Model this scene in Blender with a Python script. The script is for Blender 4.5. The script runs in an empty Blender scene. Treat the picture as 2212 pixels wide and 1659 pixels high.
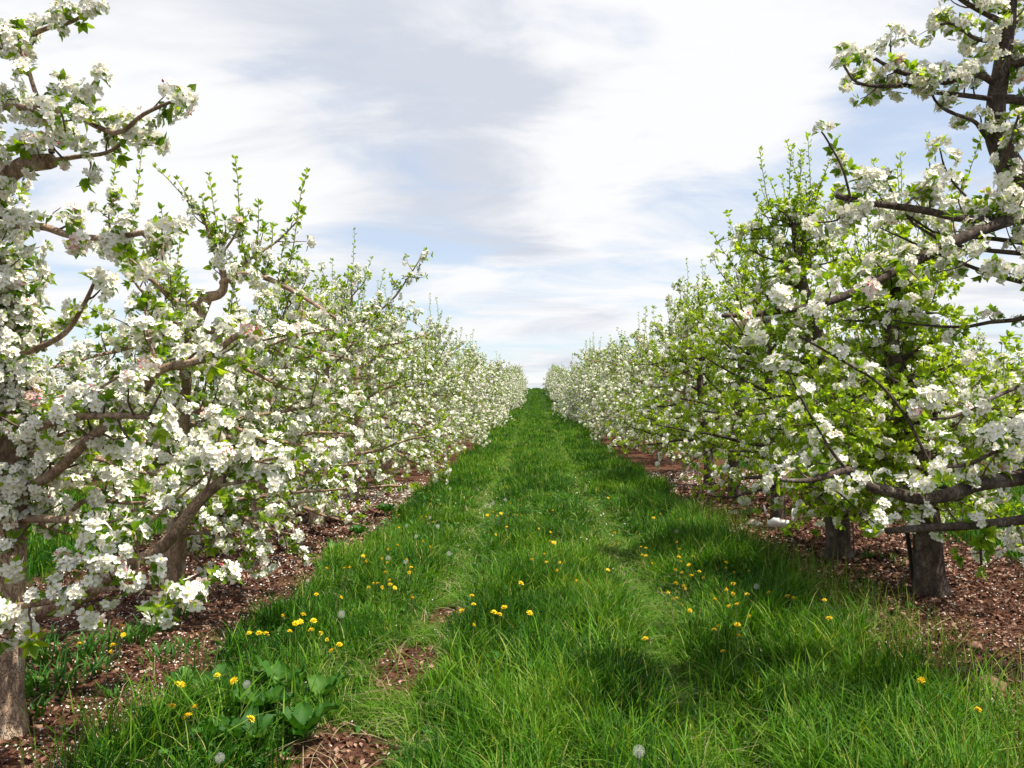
import bpy, math, random
import numpy as np
from mathutils import Matrix, Vector

# ------------------------------------------------------------------ camera, sky, sun, exposure
SC = bpy.context.scene
COL = SC.collection
EYE = 1.6
F_PX = 810.0                      # focal length in pixels of a 1024 px wide picture
PITCH = math.atan(28 / F_PX)
YAW = math.atan(24 / F_PX)
cam_d = bpy.data.cameras.new("camera")
cam_d.sensor_width = 36.0
cam_d.lens = 36.0 * F_PX / 1024.0
cam_d.clip_end = 2000.0
cam_d.clip_start = 0.05
cam = bpy.data.objects.new("camera", cam_d)
cam.location = (0, 0, EYE)
cam.rotation_euler = (math.pi / 2 + PITCH, 0, YAW)
COL.objects.link(cam)
SC.camera = cam
CAM_R = np.array(cam.rotation_euler.to_matrix())

SUN_AZ = math.radians(104)         # to the right of the viewing direction (+Y)
SUN_EL = math.radians(66)
SUN_DIR = Vector((math.sin(SUN_AZ) * math.cos(SUN_EL), math.cos(SUN_AZ) * math.cos(SUN_EL), math.sin(SUN_EL)))
sun_d = bpy.data.lights.new("sun", 'SUN')
sun_d.energy = 5.0
sun_d.angle = math.radians(0.53)
sun_d.color = (1.0, 0.94, 0.82)
sun = bpy.data.objects.new("sun", sun_d)
sun.rotation_euler = SUN_DIR.to_track_quat('Z', 'Y').to_euler()
COL.objects.link(sun)

SC.view_settings.view_transform = 'Standard'
SC.view_settings.look = 'None'
SC.view_settings.exposure = 0.72
SC.view_settings.gamma = 1.0
SC.cycles.max_bounces = 6
SC.cycles.diffuse_bounces = 3
SC.cycles.transmission_bounces = 4
SC.cycles.transparent_max_bounces = 4


def pix_dir(px, py):
    """direction of a pixel of the photograph seen at 2212 x 1659, scaled so that its Y is 1"""
    s = 1024.0 / 2212.0
    c = np.array([(px * s - 512.0) / F_PX, (384.0 - py * s) / F_PX, -1.0])
    w = CAM_R @ c
    return w / w[1]


def P(px, py, d):
    w = pix_dir(px, py)
    return np.array([w[0] * d, d, EYE + w[2] * d])


world = bpy.data.worlds.new("World")
SC.world = world
world.use_nodes = True


def build_world():
    nt = world.node_tree
    nt.nodes.clear()
    N, L = nt.nodes.new, nt.links.new

    def math_n(op, a, b=None, clamp=False):
        n = N('ShaderNodeMath'); n.operation = op; n.use_clamp = clamp
        for i, v in enumerate((a, b)):
            if v is None: continue
            if isinstance(v, (int, float)): n.inputs[i].default_value = v
            else: L(v, n.inputs[i])
        return n.outputs[0]

    out = N('ShaderNodeOutputWorld'); bg = N('ShaderNodeBackground')
    bg.inputs['Strength'].default_value = 0.1
    L(bg.outputs[0], out.inputs['Surface'])
    sky = N('ShaderNodeTexSky'); sky.sky_type = 'NISHITA'; sky.sun_disc = False
    sky.sun_elevation = SUN_EL
    sky.sun_rotation = SUN_AZ
    sky.air_density = 1.0; sky.dust_density = 0.6; sky.ozone_density = 1.5
    tc = N('ShaderNodeTexCoord')
    sep = N('ShaderNodeSeparateXYZ'); L(tc.outputs['Generated'], sep.inputs[0])
    zz = math_n('MAXIMUM', sep.outputs[2], 0.0)
    den = math_n('ADD', zz, 0.16)
    u = math_n('DIVIDE', sep.outputs[0], den)
    v = math_n('DIVIDE', sep.outputs[1], den)
    cmb = N('ShaderNodeCombineXYZ'); L(u, cmb.inputs[0]); L(v, cmb.inputs[1])
    mp = N('ShaderNodeMapping'); L(cmb.outputs[0], mp.inputs[0])
    mp.inputs['Scale'].default_value = (0.80, 1.25, 1.0)
    mp.inputs['Location'].default_value = (3.3, 1.7, 0.0)
    mp.inputs['Rotation'].default_value = (0, 0, math.radians(9))
    n1 = N('ShaderNodeTexNoise'); L(mp.outputs[0], n1.inputs['Vector'])
    n1.inputs['Scale'].default_value = 1.7; n1.inputs['Detail'].default_value = 9; n1.inputs['Roughness'].default_value = 0.56
    n1.inputs['Distortion'].default_value = 0.55
    n2 = N('ShaderNodeTexNoise'); L(mp.outputs[0], n2.inputs['Vector'])
    n2.inputs['Scale'].default_value = 1.5; n2.inputs['Detail'].default_value = 9; n2.inputs['Roughness'].default_value = 0.58
    n2.inputs['Distortion'].default_value = 0.7

    def blob(px, py, wpx):
        """soft round region of the sky round a direction, 1 at its middle"""
        d = pix_dir(px, py); d = d / np.linalg.norm(d)
        dot = N('ShaderNodeVectorMath'); dot.operation = 'DOT_PRODUCT'
        L(tc.outputs['Generated'], dot.inputs[0]); dot.inputs[1].default_value = tuple(d)
        ang = wpx / 1750.0
        mr = N('ShaderNodeMapRange'); mr.interpolation_type = 'SMOOTHSTEP'
        mr.inputs['From Min'].default_value = math.cos(ang); mr.inputs['From Max'].default_value = 1.0
        L(dot.outputs['Value'], mr.inputs['Value'])
        return mr.outputs[0]

    # cover: how much cloud hides the blue; thick: how grey the cloud is
    cover = n1.outputs['Fac']
    for px, py, w, a in ((1550, 330, 800, .12), (420, 380, 520, .12), (900, 420, 500, .05), (80, 560, 330, -.10),
                         (2120, 120, 420, -.14), (1900, 420, 340, -.08), (1520, 480, 260, -.12), (900, 590, 330, -.06), (1100, 760, 500, -.05)):
        cover = math_n('ADD', cover, math_n('MULTIPLY', blob(px, py, w), a))
    cr = N('ShaderNodeMapRange'); cr.interpolation_type = 'SMOOTHSTEP'; L(cover, cr.inputs['Value'])
    cr.inputs['From Min'].default_value = 0.34; cr.inputs['From Max'].default_value = 0.60
    thick = n2.outputs['Fac']
    for px, py, w, a in ((700, 70, 560, .10), (960, 200, 420, .08), (1150, 330, 330, .06), (1250, 470, 360, .05),
                         (1600, 230, 520, -.24), (480, 420, 420, -.14), (1600, 610, 420, -.08), (200, 150, 300, -.08)):
        thick = math_n('ADD', thick, math_n('MULTIPLY', blob(px, py, w), a))
    tr = N('ShaderNodeMapRange'); tr.interpolation_type = 'SMOOTHSTEP'; L(thick, tr.inputs['Value'])
    tr.inputs['From Min'].default_value = 0.42; tr.inputs['From Max'].default_value = 0.74
    ccol = N('ShaderNodeMix'); ccol.data_type = 'RGBA'
    ccol.inputs[6].default_value = (6.0, 6.02, 6.1, 1); ccol.inputs[7].default_value = (4.05, 4.3, 4.85, 1)
    L(tr.outputs[0], ccol.inputs[0])
    mix = N('ShaderNodeMix'); mix.data_type = 'RGBA'
    L(cr.outputs[0], mix.inputs[0])
    # thin high veil over the blue
    veil = N('ShaderNodeMix'); veil.data_type = 'RGBA'; veil.inputs[0].default_value = 0.44
    L(sky.outputs[0], veil.inputs[6]); veil.inputs[7].default_value = (5.4, 5.7, 6.2, 1)
    L(veil.outputs[2], mix.inputs[6]); L(ccol.outputs[2], mix.inputs[7])
    L(mix.outputs[2], bg.inputs['Color'])


build_world()

# ------------------------------------------------------------------ helpers
RNG = np.random.default_rng(7)


class Noise2:
    def __init__(s, seed):
        s.t = np.random.default_rng(seed).random((256, 256))

    def at(s, x, y):
        xi = np.floor(x).astype(int); yi = np.floor(y).astype(int)
        fx = x - xi; fy = y - yi
        fx = fx * fx * (3 - 2 * fx); fy = fy * fy * (3 - 2 * fy)
        g = lambda a, b: s.t[a % 256, b % 256]
        return (g(xi, yi) * (1 - fx) + g(xi + 1, yi) * fx) * (1 - fy) + (g(xi, yi + 1) * (1 - fx) + g(xi + 1, yi + 1) * fx) * fy

    def fbm(s, x, y, o=3):
        r, a, n = 0, 1.0, 0
        for k in range(o):
            r = r + a * s.at(x * 2 ** k + 17.3 * k, y * 2 ** k + 5.1 * k); n += a; a *= 0.5
        return r / n


NA, NB, NC = Noise2(1), Noise2(2), Noise2(3)

_PD = np.array([-50., 0, 8, 18, 31, 50, 76, 100, 125, 150, 250, 900])
_PZ = np.array([0., 0, .02, .22, .48, .95, 1.85, 3.30, 5.15, 5.6, 4.0, -20])


def profile(y):
    y = np.asarray(y, float)
    # smoothed piecewise line
    r = 0
    for o in (-4, -2, 0, 2, 4):
        r = r + np.interp(y + o * np.clip(y / 40, .2, 1.2), _PD, _PZ)
    return r / 5


def smooth(a, b, x):
    t = np.clip((x - a) / (b - a), 0, 1)
    return t * t * (3 - 2 * t)


RUT_L, RUT_R = -0.82, 0.88


def rut_mask(x, y):
    wob = (NA.fbm(y * .35, 3.0 + 0 * y) - .5) * .35
    return np.maximum(np.exp(-((x - RUT_L - wob) / .20) ** 2), np.exp(-((x - RUT_R - wob) / .22) ** 2))


def bare_patch(x, y):
    m = 0
    for cx, cy, rx, ry in ((-.83, 5.15, .24, .62), (-.70, 6.4, .18, .45), (-.92, 3.85, .34, .46), (-1.0, 3.3, .4, .4)):
        m = np.maximum(m, 1 - smooth(.55, 1.15, np.sqrt(((x - cx) / rx) ** 2 + ((y - cy) / ry) ** 2) + .5 * (NB.fbm(x * 6, y * 6) - .5)))
    return m


def soil_mask(x, y):
    """1 on the bare strips under the tree rows"""
    x = np.asarray(x, float); y = np.asarray(y, float)
    w1 = (NB.fbm(x * .9 + 3, y * .7) - .5) * 1.1 + (NC.fbm(x * 4, y * 4) - .5) * .5
    left = smooth(-1.92, -2.12, x + w1 * .36) * smooth(-4.9, -4.4, x + w1 * .5)
    right = smooth(2.10, 2.42, x + w1 * .5) * smooth(5.2, 4.7, x + w1 * .5)
    far = 1 - smooth(30, 60, y)
    m = np.maximum(left, right) * far
    for c in (-9.4, 10.0, -15.8, 16.5):
        m = np.maximum(m, smooth(1.3, .9, np.abs(x - c) + w1 * .4))
    return np.maximum(m, bare_patch(x, y))


def bump_h(x, y):
    return ((NA.fbm(x * .5, y * .5) - .5) * .10 + (NC.fbm(x * .12 + 9, y * .16) - .5) * .46 * smooth(12, 26, y)
            - rut_mask(x, y) * .055 + .03 * smooth(2.2, 3.2, np.abs(x)))


def ground_h(x, y):
    return profile(y) + bump_h(x, y)


def tag(o, label=None, cat=None, group=None, kind=None):
    if label: o['label'] = label
    if cat: o['category'] = cat
    if group: o['group'] = group
    if kind: o['kind'] = kind
    return o


def empty(name, loc, rz=0.0):
    o = bpy.data.objects.new(name, None)
    o.empty_display_size = .2
    o.location = tuple(loc); o.rotation_euler = (0, 0, rz)
    COL.objects.link(o)
    return o


class MB:
    """collects pieces (verts, quads, tris, material index, a number per vertex) into one mesh"""
    def __init__(s):
        s.v, s.q, s.t, s.qm, s.tm, s.a, s.n = [], [], [], [], [], [], 0

    def add(s, v, q=None, t=None, m=0, a=0.0, mt=None):
        v = np.asarray(v, float).reshape(-1, 3)
        s.v.append(v)
        s.a.append(np.broadcast_to(np.asarray(a, float), (len(v),)))
        if q is not None and len(q):
            q = np.asarray(q, np.int64).reshape(-1, 4); s.q.append(q + s.n)
            s.qm.append(np.broadcast_to(np.asarray(m), (len(q),)))
        if t is not None and len(t):
            t = np.asarray(t, np.int64).reshape(-1, 3); s.t.append(t + s.n)
            s.tm.append(np.broadcast_to(np.asarray(m if mt is None else mt), (len(t),)))
        s.n += len(v)

    def mesh(s, name, mats, smooth_=False, origin=(0, 0, 0)):
        v = np.concatenate(s.v) - np.asarray(origin, float)
        a = np.concatenate(s.a)
        q = np.concatenate(s.q) if s.q else np.zeros((0, 4), np.int64)
        t = np.concatenate(s.t) if s.t else np.zeros((0, 3), np.int64)
        qm = np.concatenate(s.qm) if s.q else np.zeros(0, int)
        tm = np.concatenate(s.tm) if s.t else np.zeros(0, int)
        me = bpy.data.meshes.new(name)
        me.vertices.add(len(v)); me.vertices.foreach_set('co', v.astype(np.float32).ravel())
        li = np.concatenate([q.ravel(), t.ravel()]).astype(np.int32)
        me.loops.add(len(li)); me.loops.foreach_set('vertex_index', li)
        nq, ntr = len(q), len(t)
        me.polygons.add(nq + ntr)
        ls = np.concatenate([np.arange(nq) * 4, nq * 4 + np.arange(ntr) * 3]).astype(np.int32)
        me.polygons.foreach_set('loop_start', ls)
        me.polygons.foreach_set('material_index', np.concatenate([qm, tm]).astype(np.int32))
        me.polygons.foreach_set('use_smooth', np.full(nq + ntr, smooth_, dtype=bool))
        at = me.attributes.new('tint', 'FLOAT', 'POINT')
        at.data.foreach_set('value', a.astype(np.float32))
        for m in mats: me.materials.append(m)
        me.update(calc_edges=True)
        return me

    def build(s, name, mats, parent=None, smooth_=False, origin=(0, 0, 0)):
        if not isinstance(mats, (list, tuple)): mats = [mats]
        o = bpy.data.objects.new(name, s.mesh(name, mats, smooth_, origin))
        COL.objects.link(o)
        if parent is not None: o.parent = parent
        return o


def unit(v):
    v = np.asarray(v, float)
    return v / (np.linalg.norm(v, axis=-1, keepdims=True) + 1e-12)


def tube(mb, pts, rad, n=6, a=0.0, cap=True, m=0, wob=0.0, rng=None):
    pts = np.asarray(pts, float); k = len(pts)
    rad = np.broadcast_to(np.asarray(rad, float), (k,))
    tg = np.gradient(pts, axis=0); tg = unit(tg)
    ref = np.array([0.31, .17, .93]) if abs(tg[0][2]) < .9 else np.array([1., 0.1, 0])
    x = unit(ref - tg * (tg @ ref)[:, None]); y = np.cross(tg, x)
    th = np.arange(n) * 2 * math.pi / n
    rr = np.ones((k, n))
    if wob and rng is not None: rr = 1 + wob * (rng.random((k, n)) - .5)
    ring = pts[:, None, :] + (rad[:, None] * rr)[..., None] * (np.cos(th)[None, :, None] * x[:, None, :] + np.sin(th)[None, :, None] * y[:, None, :])
    v = ring.reshape(-1, 3)
    i = np.arange(k - 1)[:, None] * n; j = np.arange(n)[None, :]; j2 = (j + 1) % n
    q = np.stack([i + j, i + j2, i + n + j2, i + n + j], -1).reshape(-1, 4)
    t = None
    if cap:
        v = np.vstack([v, pts[-1] + tg[-1] * rad[-1] * .3])
        b = (k - 1) * n
        t = np.array([[b + c, b + (c + 1) % n, k * n] for c in range(n)])
    mb.add(v, q, t, m=m, a=a)


def spline(ctrl, n):
    """Catmull-Rom through the control rows, n samples per span"""
    c = np.asarray(ctrl, float)
    c = np.vstack([2 * c[0] - c[1], c, 2 * c[-1] - c[-2]])
    out = []
    for i in range(1, len(c) - 2):
        for t in np.linspace(0, 1, n, endpoint=False):
            p0, p1, p2, p3 = c[i - 1], c[i], c[i + 1], c[i + 2]
            out.append(.5 * (2 * p1 + (p2 - p0) * t + (2 * p0 - 5 * p1 + 4 * p2 - p3) * t * t + (3 * p1 - p0 - 3 * p2 + p3) * t ** 3))
    out.append(c[-2])
    return np.array(out)


# ------------------------------------------------------------------ materials
def new_mat(name):
    m = bpy.data.materials.new(name); m.use_nodes = True
    nt = m.node_tree; nt.nodes.clear()
    return m, nt, nt.nodes.new, nt.links.new


def leafy(name, stops, trans=.35, tcol=(1.25, 1.25, .8), rough=.55, spec=.25, noise=0.0):
    """thin sheet: colour by the 'tint' attribute through a ramp, part of the light comes through"""
    m, nt, N, L = new_mat(name)
    at = N('ShaderNodeAttribute'); at.attribute_name = 'tint'
    r = N('ShaderNodeValToRGB')
    while len(r.color_ramp.elements) < len(stops): r.color_ramp.elements.new(.5)
    for e, (p, c) in zip(r.color_ramp.elements, stops): e.position = p; e.color = (*c, 1)
    L(at.outputs['Fac'], r.inputs[0])
    b = N('ShaderNodeBsdfPrincipled'); b.inputs['Roughness'].default_value = rough
    b.inputs['Specular IOR Level'].default_value = spec
    L(r.outputs[0], b.inputs['Base Color'])
    tl = N('ShaderNodeBsdfTranslucent')
    mul = N('ShaderNodeMix'); mul.data_type = 'RGBA'; mul.blend_type = 'MULTIPLY'; mul.inputs[0].default_value = 1
    L(r.outputs[0], mul.inputs[6]); mul.inputs[7].default_value = (*tcol, 1)
    L(mul.outputs[2], tl.inputs['Color'])
    mx = N('ShaderNodeMixShader'); mx.inputs[0].default_value = trans
    L(b.outputs[0], mx.inputs[1]); L(tl.outputs[0], mx.inputs[2])
    o = N('ShaderNodeOutputMaterial'); L(mx.outputs[0], o.inputs['Surface'])
    return m


def bark_mat(name, light, dark, lichen, scale=1.0):
    m, nt, N, L = new_mat(name)
    tc = N('ShaderNodeTexCoord')
    mp = N('ShaderNodeMapping'); L(tc.outputs['Object'], mp.inputs[0]); mp.inputs['Scale'].default_value = (1, 1, .45)
    n1 = N('ShaderNodeTexNoise'); n1.inputs['Scale'].default_value = 17 * scale; n1.inputs['Detail'].default_value = 6; n1.inputs['Roughness'].default_value = .65
    L(mp.outputs[0], n1.inputs['Vector'])
    vo = N('ShaderNodeTexVoronoi'); vo.feature = 'DISTANCE_TO_EDGE'; vo.inputs['Scale'].default_value = 30 * scale
    nd = N('ShaderNodeTexNoise'); nd.inputs['Scale'].default_value = 14; nd.inputs['Detail'].default_value = 3; L(mp.outputs[0], nd.inputs['Vector'])
    va = N('ShaderNodeMix'); va.data_type = 'RGBA'; va.inputs[0].default_value = .30
    L(mp.outputs[0], va.inputs[6]); L(nd.outputs['Color'], va.inputs[7]); L(va.outputs[2], vo.inputs['Vector'])
    r = N('ShaderNodeValToRGB'); r.color_ramp.elements[0].position = .36; r.color_ramp.elements[1].position = .60
    r.color_ramp.elements[0].color = (*dark, 1); r.color_ramp.elements[1].color = (*light, 1)
    L(n1.outputs['Fac'], r.inputs[0])
    n2 = N('ShaderNodeTexNoise'); n2.inputs['Scale'].default_value = 7; n2.inputs['Detail'].default_value = 5; L(tc.outputs['Object'], n2.inputs['Vector'])
    lr = N('ShaderNodeMapRange'); lr.inputs['From Min'].default_value = .56; lr.inputs['From Max'].default_value = .66; L(n2.outputs['Fac'], lr.inputs['Value'])
    mx = N('ShaderNodeMix'); mx.data_type = 'RGBA'; L(lr.outputs[0], mx.inputs[0]); L(r.outputs[0], mx.inputs[6]); mx.inputs[7].default_value = (*lichen, 1)
    cr = N('ShaderNodeMapRange'); cr.inputs['From Min'].default_value = 0.0; cr.inputs['From Max'].default_value = .08; L(vo.outputs['Distance'], cr.inputs['Value'])
    ck = N('ShaderNodeMix'); ck.data_type = 'RGBA'; L(cr.outputs[0], ck.inputs[0]); ck.inputs[6].default_value = (*[c * 1.15 for c in dark], 1); L(mx.outputs[2], ck.inputs[7])
    b = N('ShaderNodeBsdfPrincipled'); b.inputs['Roughness'].default_value = .85; b.inputs['Specular IOR Level'].default_value = .2
    L(ck.outputs[2], b.inputs['Base Color'])
    ad = N('ShaderNodeMath'); ad.operation = 'ADD'; L(n1.outputs['Fac'], ad.inputs[0]); L(cr.outputs[0], ad.inputs[1])
    bp = N('ShaderNodeBump'); bp.inputs['Strength'].default_value = .8; bp.inputs['Distance'].default_value = .008
    L(ad.outputs[0], bp.inputs['Height']); L(bp.outputs[0], b.inputs['Normal'])
    o = N('ShaderNodeOutputMaterial'); L(b.outputs[0], o.inputs['Surface'])
    return m


def plain(name, col, rough=.6, nscale=40, var=.25, bump=0.0, spec=.3):
    m, nt, N, L = new_mat(name)
    tc = N('ShaderNodeTexCoord')
    n1 = N('ShaderNodeTexNoise'); n1.inputs['Scale'].default_value = nscale; n1.inputs['Detail'].default_value = 5; L(tc.outputs['Object'], n1.inputs['Vector'])
    r = N('ShaderNodeValToRGB'); r.color_ramp.elements[0].position = .3; r.color_ramp.elements[1].position = .7
    r.color_ramp.elements[0].color = (*[c * (1 - var) for c in col], 1); r.color_ramp.elements[1].color = (*[min(1, c * (1 + var)) for c in col], 1)
    L(n1.outputs['Fac'], r.inputs[0])
    b = N('ShaderNodeBsdfPrincipled'); b.inputs['Roughness'].default_value = rough; b.inputs['Specular IOR Level'].default_value = spec
    L(r.outputs[0], b.inputs['Base Color'])
    if bump:
        bp = N('ShaderNodeBump'); bp.inputs['Strength'].default_value = .7; bp.inputs['Distance'].default_value = bump
        L(n1.outputs['Fac'], bp.inputs['Height']); L(bp.outputs[0], b.inputs['Normal'])
    o = N('ShaderNodeOutputMaterial'); L(b.outputs[0], o.inputs['Surface'])
    return m


M_PETAL = leafy('petal', [(0, (.88, .87, .81)), (.7, (.88, .84, .78)), (.9, (.84, .66, .64)), (1, (.80, .42, .45))], trans=.30, tcol=(1, .98, .92), rough=.6, spec=.15)
M_CENTRE = leafy('flower_centre', [(0, (.55, .50, .12)), (1, (.42, .46, .12))], trans=.1, tcol=(1, 1, 1))
M_BUD = leafy('flower_bud', [(0, (.62, .06, .12)), (1, (.75, .30, .33))], trans=.15, tcol=(1, 1, 1))
M_LEAF = leafy('leaf', [(0, (.045, .11, .010)), (.5, (.115, .215, .016)), (1, (.26, .36, .028))], trans=.50, tcol=(2.2, 2.0, .6), rough=.45, spec=.25)
M_GRASS = leafy('grass_blade', [(0, (.010, .048, .003)), (.38, (.036, .125, .006)), (.78, (.118, .265, .016)), (.92, (.24, .32, .06)), (1, (.36, .31, .13))], trans=.34, tcol=(1.7, 1.5, .5), rough=.5, spec=.12)
M_WEED = leafy('weed_leaf', [(0, (.020, .080, .008)), (.6, (.040, .125, .012)), (1, (.11, .22, .04))], trans=.25, tcol=(1.6, 1.6, .6), rough=.6, spec=.2)
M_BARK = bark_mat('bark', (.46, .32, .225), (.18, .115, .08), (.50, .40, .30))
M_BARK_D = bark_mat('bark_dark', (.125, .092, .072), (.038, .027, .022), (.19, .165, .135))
M_TWIG = plain('twig_bark', (.115, .078, .06), .8, 60, .4)
M_STRAW = leafy('straw', [(0, (.30, .24, .13)), (1, (.42, .36, .22))], trans=.2, tcol=(1, 1, .8))
M_LITTER = leafy('dry_leaf', [(0, (.022, .009, .006)), (.45, (.095, .041, .025)), (.8, (.22, .115, .075)), (1, (.40, .26, .19))], trans=.08, tcol=(1, .9, .8), rough=.8, spec=.15)
M_DANDY = leafy('dandelion_yellow', [(0, (.88, .66, .012)), (1, (.88, .52, .006))], trans=.15, tcol=(1, 1, .8))
M_STEM = leafy('flower_stem', [(0, (.12, .20, .05)), (1, (.26, .28, .12))], trans=.15, tcol=(1, 1, .8))
M_FLUFF = leafy('seed_fluff', [(0, (.62, .64, .58)), (1, (.78, .78, .74))], trans=.45, tcol=(1, 1, 1), rough=.8, spec=.05)
M_ROCK = plain('rock', (.19, .10, .07), .9, 18, .45, .02)
M_PALE_ROCK = plain('pale_rock', (.36, .29, .25), .9, 25, .3, .01)
M_STAKE = plain('stake_metal', (.018, .016, .015), .6, 60, .4, .002)
M_ROD = plain('thin_rod', (.16, .12, .10), .7, 60, .4, .002)
M_GUARD = plain('white_plastic', (.74, .74, .72), .4, 30, .12)


def ground_mat():
    m, nt, N, L = new_mat('ground')
    tc = N('ShaderNodeTexCoord'); at = N('ShaderNodeAttribute'); at.attribute_name = 'tint'

    def noise(s, d=6, r=.6):
        n = N('ShaderNodeTexNoise'); n.inputs['Scale'].default_value = s; n.inputs['Detail'].default_value = d; n.inputs['Roughness'].default_value = r
        L(tc.outputs['Object'], n.inputs['Vector']); return n.outputs['Fac']

    def ramp(f, *st):
        r = N('ShaderNodeValToRGB')
        while len(r.color_ramp.elements) < len(st): r.color_ramp.elements.new(.5)
        for e, (p, c) in zip(r.color_ramp.elements, st): e.position = p; e.color = (*c, 1)
        L(f, r.inputs[0]); return r.outputs[0]
    nf = noise(34, 8, .7); nm = noise(3.2, 5)
    soil_a = ramp(nf, (.36, (.020, .008, .005)), (.52, (.086, .034, .019)), (.70, (.21, .098, .060)))
    soil_b = ramp(nf, (.36, (.034, .014, .009)), (.58, (.15, .070, .043)), (.75, (.30, .17, .112)))
    ms = N('ShaderNodeMix'); ms.data_type = 'RGBA'; L(nm, ms.inputs[0]); L(soil_a, ms.inputs[6]); L(soil_b, ms.inputs[7])
    gr = ramp(noise(9, 6), (.3, (.008, .024, .003)), (.55, (.018, .055, .006)), (.75, (.038, .085, .012)))
    mx = N('ShaderNodeMix'); mx.data_type = 'RGBA'; L(at.outputs['Fac'], mx.inputs[0]); L(gr, mx.inputs[6]); L(ms.outputs[2], mx.inputs[7])
    b = N('ShaderNodeBsdfPrincipled'); b.inputs['Roughness'].default_value = .95; b.inputs['Specular IOR Level'].default_value = .1
    L(mx.outputs[2], b.inputs['Base Color'])
    ad = N('ShaderNodeMath'); ad.operation = 'ADD'; L(nf, ad.inputs[0]); L(noise(90, 4), ad.inputs[1])
    bp = N('ShaderNodeBump'); bp.inputs['Strength'].default_value = 1; bp.inputs['Distance'].default_value = .02
    L(ad.outputs[0], bp.inputs['Height']); L(bp.outputs[0], b.inputs['Normal'])
    o = N('ShaderNodeOutputMaterial'); L(b.outputs[0], o.inputs['Surface'])
    return m


M_GROUND = ground_mat()


# ------------------------------------------------------------------ ground
def build_ground():
    xs = np.concatenate([[-900, -400, -180, -90, -50, -30], np.arange(-20, -5, .5), np.arange(-5, 5.5, .07), np.arange(5.5, 20.1, .5), [30, 50, 90, 180, 400, 900]])
    ys = np.concatenate([[-60, -20, -8, -3, 0, 1.5], np.arange(2.5, 12, .07), np.arange(12, 24, .2), np.arange(24, 60, .6), np.arange(60, 160, 1.5), [180, 220, 280, 400, 700, 900]])
    X, Y = np.meshgrid(xs, ys)
    x, y = X.ravel(), Y.ravel()
    s = soil_mask(x, y)
    z = ground_h(x, y) + s * ((NC.fbm(x * 7, y * 7) - .5) * .05)
    nx, ny = len(xs), len(ys)
    i = (np.arange(ny - 1)[:, None] * nx + np.arange(nx - 1)[None, :]).ravel()
    q = np.stack([i, i + 1, i + 1 + nx, i + nx], -1)
    mb = MB(); mb.add(np.stack([x, y, z], -1), q, a=s)
    o = mb.build('ground', M_GROUND, smooth_=True)
    tag(o, 'grass alley and red-brown soil strips rising to a crest', None, None, 'structure')


build_ground()


# ------------------------------------------------------------------ grass
def grass_height(x, y):
    base = .155 + .07 * smooth(1.15, 1.75, x) + .03 * smooth(-1.15, -1.6, x)
    base = base + .03 * np.exp(-(x / .5) ** 2)
    h = base * (.55 + .9 * NA.fbm(x * 1.3 + 40, y * 1.1))
    h = h * (1 - .60 * rut_mask(x, y)) * (1 - .45 * np.exp(-((x - RUT_L) / .3) ** 2) * smooth(7.5, 6, y))
    return h


def blades(mb, x, y, L, W, tint, rng, lean=.55, seg=3, fdir=None, z=None):
    n = len(x)
    if n == 0: return
    if z is None: z = ground_h(x, y) - .01
    az = rng.random(n) * 2 * math.pi if fdir is None else fdir
    d = np.stack([np.cos(az), np.sin(az), np.zeros(n)], -1)
    fa = az + math.pi / 2 + rng.normal(0, .5, n)
    wv = np.stack([np.cos(fa), np.sin(fa), np.zeros(n)], -1)
    ln = np.abs(rng.normal(lean, .28, n)) + .05
    ts = {3: (0, .4, .75, 1), 2: (0, .55, 1), 1: (0, 1)}[seg]
    ws = {3: (.8, 1, .75, 0), 2: (1, .8, 0), 1: (1, 0)}[seg]
    base = np.stack([x, y, z], -1)
    rows = []
    for t, w in zip(ts, ws):
        c = base + d * (L * ln * t ** 1.9)[:, None] + np.array([0, 0, 1.]) * (L * (t - .36 * np.minimum(ln, 1.3) * t ** 2.2))[:, None]
        if w: rows += [c - wv * (W * w / 2)[:, None], c + wv * (W * w / 2)[:, None]]
        else: rows += [c]
    k = len(rows)
    v = np.stack(rows, 1).reshape(-1, 3)
    o = (np.arange(n) * k)[:, None]
    q = np.concatenate([o + np.array([[2 * j, 2 * j + 1, 2 * j + 3, 2 * j + 2]]) for j in range(seg - 1)]) if seg > 1 else None
    t = o + np.array([[2 * (seg - 1), 2 * (seg - 1) + 1, k - 1]])
    mb.add(v, q, t, a=np.repeat(tint, k))


DOCK_SPOTS = [(-1.40, 4.15, .30), (-1.62, 3.95, .24), (-1.15, 4.0, .26), (-1.42, 4.55, .24), (-1.85, 4.5, .2), (-1.2, 4.45, .2), (-1.75, 7.3, .3), (-1.9, 8.3, .35), (-1.9, 10.2, .4)]


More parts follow.
